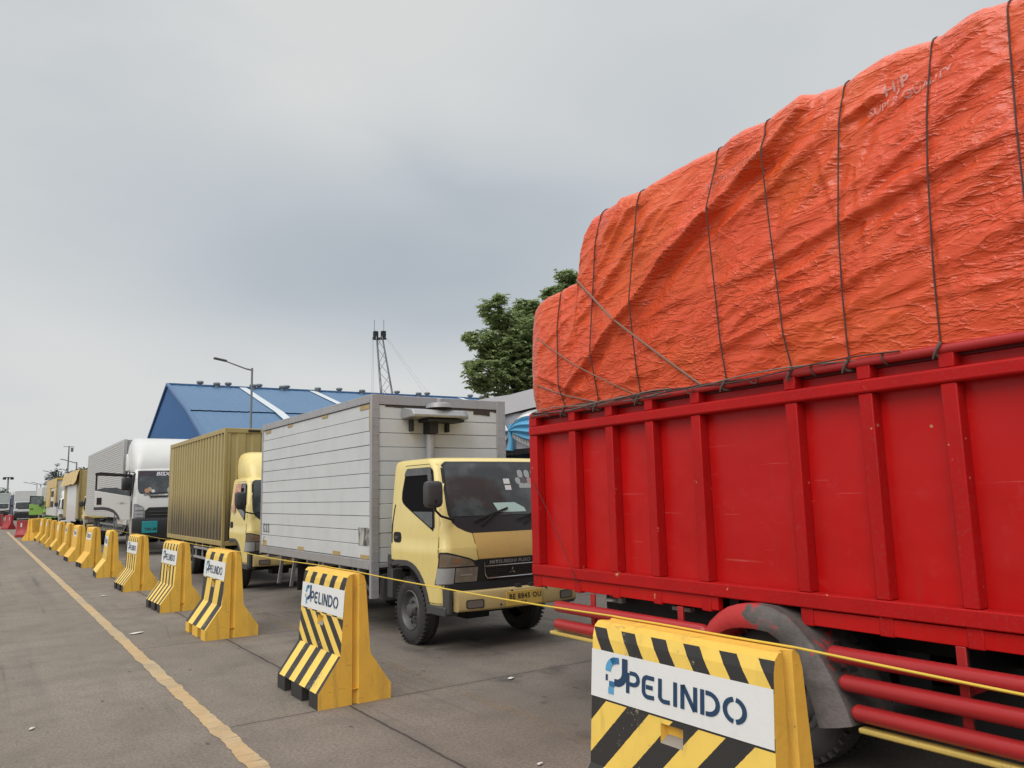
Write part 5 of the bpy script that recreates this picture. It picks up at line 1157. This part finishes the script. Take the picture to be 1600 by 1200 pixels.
def tarp_pt(y, s):
    """s: 0..1 near side bottom->shoulder, 1..2 across the top, 2..3 far side"""
    zt = ztop(y); R = .12 if y < 4.75 else .10
    endk = max(0., (y-5.45)/.27)**2.2      # draws in at the rear end
    if s <= 1:
        z = Z0+(zt-R-Z0)*s; x = tarp_x(y, z)
    elif s <= 1.25:
        a = (s-1)/.25*pi/2; zs = zt-R; xs = tarp_x(y, zs); x = xs+R*(1-cos(a)); z = zs+R*sin(a)+.012*mn.noise(Vector((y*3, s*6, 4)))
    elif s <= 2:
        u = (s-1.25)/.75; x0 = tarp_x(y, zt-R)+R; x = x0+(6.20-x0)*u; z = zt+.10*sin(pi*u)+.02*mn.noise(Vector((x*2, y*2, 1)))
    else:
        u = s-2; x = 6.2+.20*sin(pi/2*min(1, u*4)); z = zt-(zt-Z0)*max(0, (u-.05)/.95)
    if endk > 0: x = x+(5.2-x)*min(.35, endk*.10)
    return Vector((x, y, z))
ys_ = list(np.arange(-2.3, 1.2, .06))+list(np.arange(1.2, 5.46, .0165))+list(np.arange(5.46, 5.735, .014))
ss_ = list(np.linspace(0, 1, 105))+list(np.linspace(1.02, 1.25, 12))+list(np.linspace(1.3, 2, 12))+list(np.linspace(2.05, 3, 14))
q = MB(); q.grid(tarp_pt, ys_, ss_)
n_s = len(ss_); last = (len(ys_)-1)*n_s
ring = [Vector(q.v[last+j]) for j in range(n_s)]
prev = last
for k, (f_, dy) in enumerate(((.97, .012), (.85, .03), (.5, .05), (.15, .055))):
    cpt = Vector((5.2, 0, 2.85)); b = q.pts([(cpt.x+(p.x-cpt.x)*f_, p.y+dy+.015*mn.noise(p*2.5), cpt.z+(p.z-cpt.z)*f_) for p in ring])
    for j in range(n_s-1): q.face((prev+j, prev+j+1, b+j+1, b+j))
    prev = b
q.face([prev+j for j in range(n_s)])
TARP = tarp_mat('orange_red_tarp', (.70, .080, .024), (.70, .105, .022))
tag(q.build('tarpaulin', TARP, None, smooth=75, fix=False), 'large wrinkled orange-red tarpaulin bulging over the load of the red truck', 'tarpaulin')
# printed maker's words, worn, on the tarpaulin
inkp = faded_ink('faded_print', (.62, .36, .33), .33, .50, .7)
def on_tarp(y0, z0, tilt): return lambda a, b: Vector((tarp_x(y0-a*cos(tilt)+b*sin(tilt), z0+b*cos(tilt)+a*sin(tilt))-.010, y0-a*cos(tilt)+b*sin(tilt), z0+b*cos(tilt)+a*sin(tilt)))
pr_ = thing('tarp_print', (0, 0, 0), 'faded pale words printed high on the orange tarpaulin', 'printed words')
text_mesh('HJP', 'lettering', inkp, on_tarp(2.15, 3.83, radians(6)), .10, pr_, .0015, sub=2)
text_mesh('SUPER QUALITY', 'lettering', inkp, on_tarp(2.25, 3.745, radians(5)), .068, pr_, .001, sub=2)
ink2 = faded_ink('faint_print', (.55, .28, .26), .42, .58, .5)
text_mesh('SUPER QUALITY', 'lettering', ink2, on_tarp(3.45, 3.73, radians(4)), .075, pr_, .001, sub=2)
text_mesh('HJP', 'lettering', ink2, on_tarp(4.62, 3.80, radians(4)), .09, pr_, .001, sub=2)
# ropes over the tarp: pulled taut, so each follows the outer hull of the cloth
def taut(P):
    H_ = []
    for p in P:   # p = (s, x): keep the outer (smallest x) hull
        while len(H_) > 1 and (H_[-1][1]-H_[-2][1])*(p[0]-H_[-2][0]) >= (p[1]-H_[-2][1])*(H_[-1][0]-H_[-2][0]): H_.pop()
        H_.append(p)
    return lambda s_: interp(H_, s_)
rl = ['tie rope closest to the rear end of the tarpaulin', 'tie rope below the notch where the tarpaulin steps up', 'tie rope crossing the thick grey diagonal rope near its middle', 'tie rope right of the grey diagonal ropes, above the first rear wheel guard',
      'leaning tie rope crossing the long diagonal fold near the top', 'straight tie rope just left of the printed words', 'tie rope running through the end of the printed words', 'tie rope at the right picture edge']
for i in range(8):
    P = []; zz_ = [Z0-.01+(ztop(ROPES[i][1])-.12-Z0)*k/40 for k in range(41)]; hx_ = taut([(z, tarp_x(rope_y(i, z), z)) for z in zz_])
    for z in zz_: P.append(Vector((hx_(z)-.005, rope_y(i, z)+.003*mn.noise(Vector((i*3.3, z*2, 0))), z)))
    y = ROPES[i][1]
    for s_ in (1.06, 1.12, 1.18, 1.25, 1.4, 1.6, 1.8, 2.0): p = tarp_pt(y, s_); P.append(p+Vector((-.004, 0, .008)))
    rp = thing('tie_rope', P[0], rl[i], 'rope', 'dark ropes tied down over the tarpaulin')
    MB().tube([p-P[0] for p in P], .005, 6).build('rope_line', ROPE, rp)
    kk = MB(); c = Vector((4.085, ROPES[i][0], 2.35))-P[0]
    kk.tube([c+Vector((.03+.036*cos(a)*1, .012*sin(a*2), .036*sin(a))) for a in [2*pi*j/14 for j in range(15)]], .009, 6); kk.tube([c+Vector((-.012, .0, 0)), c+Vector((-.02, .01, -.03)), c+Vector((-.012, .02, -.05))], .005, 5); kk.build('knot', plain('knot_rope', (.12, .09, .075), .9), rp)
def diag(p0, p1, r, mat, label, n=60):
    P = []; f = lambda u: (p0[0]+(p1[0]-p0[0])*u, p0[1]+(p1[1]-p0[1])*u-.02*sin(pi*u)); hx_ = taut([(k/n, tarp_x(*f(k/n))) for k in range(n+1)])
    for k in range(n+1): P.append((hx_(k/n)-r*.4, *f(k/n)))
    tag(MB().tube(P, r, 6).build('diagonal_rope', mat), label, 'rope', 'grey ropes slanting across the tarpaulin')
diag((4.90, 3.44), (3.62, 2.36), .0085, ROPEG, 'thick grey rope slanting down from the step notch of the tarpaulin')
diag((5.50, 3.05), (4.25, 2.36), .005, ROPEG, 'thin grey rope slanting across the middle of the tarpaulin rear')
diag((5.52, 2.62), (4.70, 2.37), .006, ROPEG, 'grey rope slanting low across the rear corner of the tarpaulin')
q = MB()
rb_ = random.Random(4)
for s_ in range(9):
    y0_, y1_ = (5.62, 3.9) if s_ < 6 else (4.5, 2.2); P = []
    for k in range(30):
        u = k/29; y = y0_+(y1_-y0_)*u; P.append((4.082+.014*sin(u*7+s_)+.008*(s_ % 3), y, 2.368+.016*sin(u*9+s_*2.1)+.006*(s_ % 4)-.012))
    q.tube(P, .005, 5, mi=s_ % 2)
for k in range(5):
    y = 5.4-k*.55; q.tube([(4.08, y, 2.36), (4.075, y-.02, 2.325), (4.078, y-.05, 2.32), (4.08, y-.06, 2.35)], .005, 5)
for y in (2.3, 2.75): q.tube([(4.115+.034*cos(a), y+.01*sin(a), 2.35+.034*sin(a)) for a in [2*pi*j/12 for j in range(13)]], .006, 5)
tag(q.build('rope_bundle', [ROPE, plain('grey_cord', (.2, .17, .15), .9)]), 'bundle of loose dark and grey cords lying along the top pipe of the red truck', 'rope')

# ================================================================== party tent behind
tt_ = thing('marquee_tent', (13.5, 14.0, 0), 'grey fabric marquee roof behind the trucks', 'tent')
TENTF = paint('tent_grey', (.27, .26, .265), .7, .12, .2, (.25, .24, .23), bump=.01); TENTW = paint('tent_white', (.66, .66, .67), .6, .08, .1)
E0 = Vector((13.5, 14.0, 0)); y0, y1 = -8., 9.5
def roofz(x): 
    u = abs(x)/4.0; return 4.75-1.30*u+.18*sin(pi*u)
q = MB(); xs = [-4.0+.4*i for i in range(21)]
q.grid(lambda x, y: (x, y, roofz(x)+.03*mn.noise(Vector((x, y*.6, 0)))-.05*sin(pi*((y-y0) % 3.5)/3.5)), xs, [y0+.35*i for i in range(51)]); q.build('roof', TENTF, tt_, smooth=60)
q = MB()
for y in (-8, -3.6, .9, 5.2, 9.5):
    for x in (-3.95, 3.95): q.tube([(x, y, 0), (x, y, 3.4)], .05, 10)
q.build('poles', STEEL, tt_)
q = MB(); q.grid(lambda y, z: (3.9+.03*sin(y*7), y, z), [y0+.25*i for i in range(71)], (0, 1.5, 3.4)); q.grid(lambda x, z: (x, y1+.03*sin(x*7), z), [-3.9+.25*i for i in range(32)], (0, 1.5, 3.4)); q.build('wall_curtain', TENTW, tt_, smooth=60)
q = MB(); q.grid(lambda y, z: (-3.92+.02*sin(y*8), y, z), [y0+.25*i for i in range(71)], (2.62, 3.0, 3.4)); q.build('valance', paint('valance_grey', (.36, .37, .40), .7), tt_, smooth=60)
q = MB(); q.grid(lambda y, z: (-3.0+.06*sin(y*6), y, z), [y0+.2*i for i in range(86)], (0, 1.2, 2.58)); q.build('inner_curtain', paint('dark_blue_cloth', (.02, .05, .12), .7), tt_, smooth=60)
def swag(ya, yb, label):
    t = thing('swag_drape', (9.5, ya, 0), label, 'drape', 'blue swags hung along the tent edge'); L = ya-yb
    BLU = MATS.get('swag_blue') or paint('swag_blue', (.11, .38, .62), .5, .15, .1); WHT = TENTW
    def S_(u, v):   # u along from the left knot (0) to right knot (1); v down
        prof = .22+.62*(sin(pi*u)**.7); fold = .035*sin(v*26)*min(1, u*4+.2)*min(1, (1-u)*4+.2)
        zk = 3.0 if True else 0
        top = 3.38-.36*(abs(2*u-1)**5); bot = 3.02-.34*sin(pi*u)**.8-.02
        return (-.04-.10*sin(pi*v)+fold, -u*L, top+(bot-top)*v)
    q = MB(); q.grid(S_, [i/30 for i in range(31)], [.16+.84*j/40 for j in range(41)]); q.build('blue_cloth', BLU, t, smooth=60)
    q = MB(); q.grid(lambda u, v: tuple(Vector(S_(u, v))+Vector((-.012, 0, .012))), [i/30 for i in range(31)], [.0, .04, .08, .12, .18]); q.build('white_trim', WHT, t, smooth=60)
    q = MB()
    for i in range(46):
        u = i/45; p = Vector(S_(u, 1.)); q.bar(p+Vector((-.012, 0, .02)), p+Vector((-.012, .006, -.10)), .022, .008)
    q.build('fringe', WHT, t, smooth=0)
    q = MB(); q.tube([(-.06, 0, 3.15), (-.08, .02, 3.0), (-.05, .02, 2.80), (-.05, .06, 2.60)], [.07, .045, .06, .09], 10); q.build('knot', BLU, t)
swag(13.78, 11.3, 'light blue swag with white fringe on the tent edge, beside the red truck')
swag(16.4, 13.9, 'light blue tent swag half hidden behind the white plank box')

# ================================================================== trees
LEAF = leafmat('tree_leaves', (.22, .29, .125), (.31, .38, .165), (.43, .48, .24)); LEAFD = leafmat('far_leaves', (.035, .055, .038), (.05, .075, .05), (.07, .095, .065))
BARK = paint('bark', (.10, .075, .055), .9, .3, .3, bump=.02)
def tree(name, base, label, lobes, leaf=.16, n_per=260, trunk_r=.2, mat=LEAF, seed=1, droop=.5, leaflets=7, group=None):
    t = thing(name, base, label, 'tree', group); rng = np.random.default_rng(seed); B = Vector(base)
    q = MB(); top = max(l[0][2] for l in lobes); cx_ = sum(l[0][0] for l in lobes)/len(lobes)-B.x; cy_ = sum(l[0][1] for l in lobes)/len(lobes)-B.y
    fork = Vector((cx_*.3, cy_*.3, top*.42)); q.tube([(0, 0, 0), (fork.x*.3, fork.y*.3, fork.z*.5), fork], [trunk_r, trunk_r*.8, trunk_r*.65], 8)
    for (c, r) in lobes:
        if r[0] < .75 and trunk_r > .25: continue
        e_ = Vector(c)-B; mid = fork.lerp(e_, .5)+Vector((0, 0, -.12*e_.length*.3)); q.tube([fork, mid, e_], [trunk_r*.45, trunk_r*.26, trunk_r*.08], 6)
        for _ in range(3):
            d = Vector(rng.normal(size=3)).normalized(); q.tube([mid.lerp(e_, .6), e_+Vector((d.x*r[0], d.y*r[1], abs(d.z)*r[2]))*.7], [trunk_r*.14, trunk_r*.04], 4)
    q.build('trunk', BARK, t)
    V = []; F = []
    for (c, r) in lobes:
        n = int(n_per*(r[0]*r[1]*r[2])**(2/3))
        for _ in range(n):
            d = rng.normal(size=3); d /= np.linalg.norm(d); rad = rng.uniform(.25, 1.0)**.45
            p = np.array(c)-np.array(B)+d*np.array(r)*rad*(1+.12*rng.normal())
            yaw0 = rng.uniform(0, 2*pi); s = leaf*rng.uniform(.6, 1.35); tilt = rng.normal(0, .35, 2)
            for k in range(leaflets):
                a = yaw0+2*pi*k/leaflets+rng.normal(0, .12); dz = -droop*rng.uniform(.3, 1.1)+tilt[0]*cos(a)+tilt[1]*sin(a)
                u = np.array([cos(a), sin(a), dz]); u /= np.linalg.norm(u); wv = np.array([-sin(a), cos(a), rng.normal(0, .25)])*s*.22
                b = len(V); V += [tuple(p+u*s*.08), tuple(p+u*s*.55+wv), tuple(p+u*s*1.1), tuple(p+u*s*.55-wv)]; F.append((b, b+1, b+2, b+3))
    q = MB(); q.v = V; q.f = F; q.m = [0]*len(F); q.build('crown', mat, t, smooth=0, fix=False)
    return t
def on_px(px, py, D):
    d = fw + rr*((px-800)/FPX) - uu*((py-600)/FPX); k = D/sqrt(d.x*d.x+d.y*d.y); return (d.x*k, d.y*k, CAM_Z+d.z*k)
def lob(px, py, D, rpx, rz_=.62): 
    c = on_px(px, py, D); R = rpx/FPX*D*1.1; return (c, (R, R, R*rz_))
LB = [lob(768, 482, 33, 22), lob(790, 500, 34, 30), lob(752, 532, 33, 26), lob(800, 545, 34, 42), lob(765, 580, 33, 38), lob(795, 600, 34, 45), lob(740, 570, 33.5, 14), lob(825, 480, 35, 22), lob(838, 510, 35, 40), lob(850, 560, 34, 50), lob(885, 430, 36, 17), lob(858, 455, 36, 12), lob(890, 500, 35, 45), lob(733, 525, 33, 11), lob(780, 466, 33, 13), lob(745, 600, 33.5, 16), lob(930, 470, 36, 40), lob(815, 520, 34, 40), lob(825, 580, 34, 45), lob(780, 550, 33.5, 34), lob(868, 470, 36, 22), lob(880, 452, 36, 16), lob(905, 440, 36.5, 20)]
bse = on_px(860, 600, 35)
tree('broadleaf_tree', (bse[0], bse[1], 0), 'dark green broadleaf tree behind the tarped load and the tent', LB, .22, 330, .28, LEAF, 3, .6, 8)
for i, (px, py, D, rp, hh, lab) in enumerate(((78, 755, 150, 7, 1.9, 'slim dark tree standing left of the far street lamps'), (88, 750, 150, 8, 2.1, 'pointed dark tree behind the far yellow trucks'), (103, 753, 140, 13, .8, 'low bushy tree top above the far yellow trucks'), (116, 748, 120, 15, .7, 'rounded tree top left of the large white truck'), (130, 744, 100, 14, .8, 'dark tree right beside the silver box rear edge'),
                                                (3, 775, 190, 9, 1., 'hazy tree at the left picture edge'), (22, 778, 210, 5, 1., 'small hazy tree right of the tall floodlight mast'))):
    c = on_px(px, py, D); R = rp/FPX*D*1.2
    L_ = [(c, (R*.8, R*.8, R*hh)), ((c[0]+R*.6, c[1], c[2]-R*hh*.8), (R*.9, R*.9, R*.8)), ((c[0]-R*.5, c[1], c[2]-R*hh*1.1), (R, R, R*.8)), ((c[0], c[1], c[2]-R*hh*1.9), (R*1.1, R*1.1, R*1.2))]
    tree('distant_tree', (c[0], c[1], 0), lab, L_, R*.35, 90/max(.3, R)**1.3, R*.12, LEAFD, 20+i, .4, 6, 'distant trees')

# ================================================================== blue warehouse
BLUE = paint('blue_sheet', (.026, .108, .285), .6, .12, .12, (.05, .1, .2), bump=.0, scale=.3, spec=.15)
mwr, twr, pwr = newmat('blue_roof_sheet'); vw = objco(twr); 
aw = twr.noise(vw, .12, 5, .6); bw = twr.noise(twr.scl(vw, .3, 2, 1), 1.2, 4)
cw = twr.mix(twr.math('MULTIPLY', twr.step(aw, .35, .7), .4), (.062, .150, .275), (.05, .13, .255)); cw = twr.mix(twr.math('MULTIPLY', twr.step(bw, .45, .75), .25), cw, (.085, .175, .29)); twr.l.new(cw, pwr.inputs['Base Color']); pwr.inputs['Roughness'].default_value = .5
A = Vector((19.48, 108.0, 16.96)); Lp = Vector((21.18, 131.1, 11.6)); Rp = Vector((17.39, 85.2, 11.2)); R2 = Rp+(Rp-A)*.62
R2.z = 7.0
ridge = Vector((27.8, -2.15, .02)).normalized(); ridge = Vector((47.29-19.48, 105.85-108.0, 0.0)).normalized()
WL = 130.
wh = thing('warehouse', (A.x, A.y, 0), 'large blue metal warehouse with pale roof strips behind the trucks', 'building'); WO = Vector((A.x, A.y, 0))
def rib_roof(name, p0, p1, n):   # sheet between two slope edges, ribs down the slope
    q = MB(); us = []; 
    k = 0.
    while k < WL: us += [(k, 0.), (k+.10, .03), (k+.2, .03), (k+.3, 0.)]; k += 1.0
    q.grid(lambda i, v: tuple(p0.lerp(p1, v)+ridge*us[i][0]+Vector((0, 0, us[i][1]))-WO), range(len(us)), (0., .5, 1.)); return q.build(name, mwr, wh, smooth=0)
rib_roof('upper_roof', A, Rp, 1); rib_roof('lower_roof', Rp+Vector((0, 0, -.12)), R2, 1); rib_roof('rear_roof', A, Lp, 1)
q = MB(); q.poly([A-WO, Lp-WO, Vector((Lp.x, Lp.y, 0))-WO, Vector((R2.x, R2.y, 0))-WO, R2-WO, Rp-WO])
e2 = ridge*WL; q.poly([A+e2-WO, Lp+e2-WO, Vector((Lp.x, Lp.y, 0))+e2-WO, Vector((R2.x, R2.y, 0))+e2-WO, R2+e2-WO, Rp+e2-WO]); q.build('gable_wall', BLUE, wh, smooth=0, fix=False)
q = MB(); q.poly([R2-WO, R2+e2-WO, Vector((R2.x, R2.y, 0))+e2-WO, Vector((R2.x, R2.y, 0))-WO]); q.poly([Lp-WO, Lp+e2-WO, Vector((Lp.x, Lp.y, 0))+e2-WO, Vector((Lp.x, Lp.y, 0))-WO]); q.build('side_wall', BLUE, wh, smooth=0, fix=False)
q = MB()
for a_, b_ in ((A, Rp), (Rp, R2), (A, Lp)): q.bar(a_-WO+Vector((-.1, 0, .05)), b_-WO+Vector((-.1, 0, .05)), .35, .3)
q.bar(A-WO+Vector((0, 0, .1)), A-WO+e2+Vector((0, 0, .1)), .5, .2); q.build('edge_trim', paint('blue_trim', (.05, .13, .28), .5), wh, smooth=0)
for s0 in (8.9, 18.5, 42.):
    q = MB()
    for (p, r_) in ((A, Rp), (Rp, R2)): q.poly([p+ridge*s0+Vector((0, 0, .11))-WO, p+ridge*(s0+.95)+Vector((0, 0, .11))-WO, r_+ridge*(s0+.95)+Vector((0, 0, .11))-WO, r_+ridge*s0+Vector((0, 0, .11))-WO])
    q.build('roof_light_strip', paint('skylight', (.55, .60, .63), .5), wh, smooth=0, fix=False)
for s0, dn in ((3.9, 0), (5.9, .9), (7.5, 0), (10.6, .9), (11.6, 0), (14.6, .9), (15.4, 0), (19.6, .9), (23, 0), (26.2, .9), (32, 0), (35.2, .9), (37, 0), (44.5, 0), (46.2, .9), (50, .9), (55, 0), (60, .9), (65, 0)):
    p = A+ridge*s0+(Rp-A).normalized()*dn-WO; q = MB()
    q.lathe([(-.3, .26), (.30, .26)], p, 10, 'z'); q.lathe([(.30, .30), (.36, .44), (.55, .48), (.68, .36), (.72, .001)], p, 14, 'z'); q.build('roof_ventilator', STEEL, wh, smooth=40)

# ================================================================== crane boom
cr = thing('lattice_crane', (70.9, 151, 0), 'tall lattice crane boom rising behind the blue warehouse', 'crane'); CO = Vector((70.9, 151, 0))
tp = Vector(on_px(593, 527, 170)); bt = Vector(on_px(607.5, 640, 165)); ax = (bt-tp).normalized(); bt = tp+ax*((tp.z)/abs(ax.z)); side = Vector((cos(YAW), -sin(YAW), 0)); dep = ax.cross(side).normalized()
def cor(u, sx_, sy_): w_ = .85+1.7*u/ (bt-tp).length*1.2; return tp+ax*u+side*(sx_*w_*.75)+dep*(sy_*w_*.75)-CO
Lc = (bt-tp).length; q = MB()
for sx_, sy_ in ((-1, -1), (1, -1), (1, 1), (-1, 1)): q.bar(cor(0, sx_, sy_), cor(Lc, sx_, sy_), .17)
u = 0; k = 0; cs = [(-1, -1), (1, -1), (1, 1), (-1, 1)]
while u < Lc-3.2:
    for j in range(4):
        a_, b_ = cs[j], cs[(j+1) % 4]
        if k % 2: a_, b_ = b_, a_
        q.bar(cor(u, *a_), cor(u+3.0, *b_), .08); 
    u += 3.0; k += 1
q.build('boom', paint('crane_grey', (.17, .175, .185), .6), cr, smooth=0)
q = MB(); 
for o_ in (-.85, .85): q.obox(tp-CO+side*o_+Vector((0, 0, .7)), (.9, .9, 1.3), Matrix.Identity(3))
q.obox(tp-CO+Vector((0, 0, -.3)), (2.9, 1.2, .35), Matrix.Rotation(-YAW, 3, 'Z')); q.build('boom_head', DARK, cr, smooth=0)
q = MB()
for o_ in (-1.15, .95): q.bar(tp-CO+side*o_+Vector((0, 0, 1.2)), tp-CO+side*o_+Vector((0, 0, 4.0)), .07)
q.build('antenna', DARK, cr, smooth=0)
q = MB()
for a_, b_ in ((-1.3, -1.4), (1.3, 12.5), (-1.6, -1.7), (1.6, 13.5)): 
    P0 = tp-CO+side*a_; q.bar(P0, Vector((P0.x, P0.y, 0))+side*(b_-a_)*2.2, .03)
q.build('cables', plain('cable_grey', (.2, .2, .21), .7), cr, smooth=0)

# ================================================================== street lamps, poles, mast
def street_lamp(x, y, h, arm, label, az=None, r=.07):
    t = thing('street_lamp', (x, y, 0), label, 'street lamp', 'street lamps along the road')
    q = MB(); q.tube([(0, 0, 0), (0, 0, 1.2), (0, 0, h)], [r*1.35, r, r*.8], 10); q.build('pole', STEEL, t)
    q = MB(); q.tube([(0, 0, h-.12), (-.35, .02, h-.06), (-arm*.72, .06, h+.30)], [r*.75, r*.6, r*.5], 8); q.build('arm', STEEL, t)
    q = MB(); q.obox((-arm*.84, .07, h+.36), (arm*.34, .26, .10), Matrix.Rotation(radians(9), 3, 'Y')); hd = q.build('lamp_head', plain('lamp_grey', (.10, .10, .105), .5), t, bevel=.03)
    return t
street_lamp(12.15, 43.33, 9.0, 2.05, 'nearest street lamp, in front of the blue warehouse roof')
street_lamp(11.34, 129.5, 7.78, 2.1, 'street lamp left of the large white truck, second nearest', r=.11)
street_lamp(11.56, 169.6, 7.61, 2.2, 'third street lamp, beside a short pole above the far yellow truck', r=.12)
street_lamp(11.62, 214.7, 6.65, 2.0, 'farthest street lamp, above the pale far truck', r=.13)
street_lamp(9.6, 190, 5.6+.4, 2.4, 'faint low street lamp between the two farthest posts', r=.09)
def pole(px, py, D, r, label, cross=True):
    c = on_px(px, py, D); t = thing('utility_pole', (c[0], c[1], 0), label, 'pole', 'plain poles behind the far trucks')
    q = MB(); q.tube([(0, 0, 0), (0, 0, c[2])], [r*1.4, r*.8], 8); q.build('pole', STEEL, t)
    q = MB(); q.obox((.35, 0, c[2]-.45), (.28, .2, .5), Matrix.Identity(3)); q.bar((-.6, 0, c[2]-.08), (.6, 0, c[2]-.08), .06); q.build('camera_box', STEEL, t, smooth=0)
pole(108, 697, 110, .085, 'tall thin pole left of the large white truck box')
pole(92, 736, 150, .09, 'short pole just right of the third street lamp')
c = on_px(13, 747, 200); hm = thing('floodlight_mast', (c[0], c[1], 0), 'tall floodlight mast with a ring of lamps at far left', 'light mast')
q = MB(); q.tube([(0, 0, 0), (0, 0, c[2])], [.26, .18], 10); q.build('pole', paint('mast_grey', (.33, .34, .35), .5), hm)
q = MB()
for k in range(8): a = 2*pi*k/8; q.obox((.85*cos(a), .85*sin(a), c[2]-.1), (.32, .32, .45), Matrix.Rotation(a, 3, 'Z'))
q.tube([(.85*cos(a), .85*sin(a), c[2]+.15) for a in [2*pi*i/16 for i in range(17)]], .06, 6); q.build('lamp_ring', DARK, hm, smooth=0)
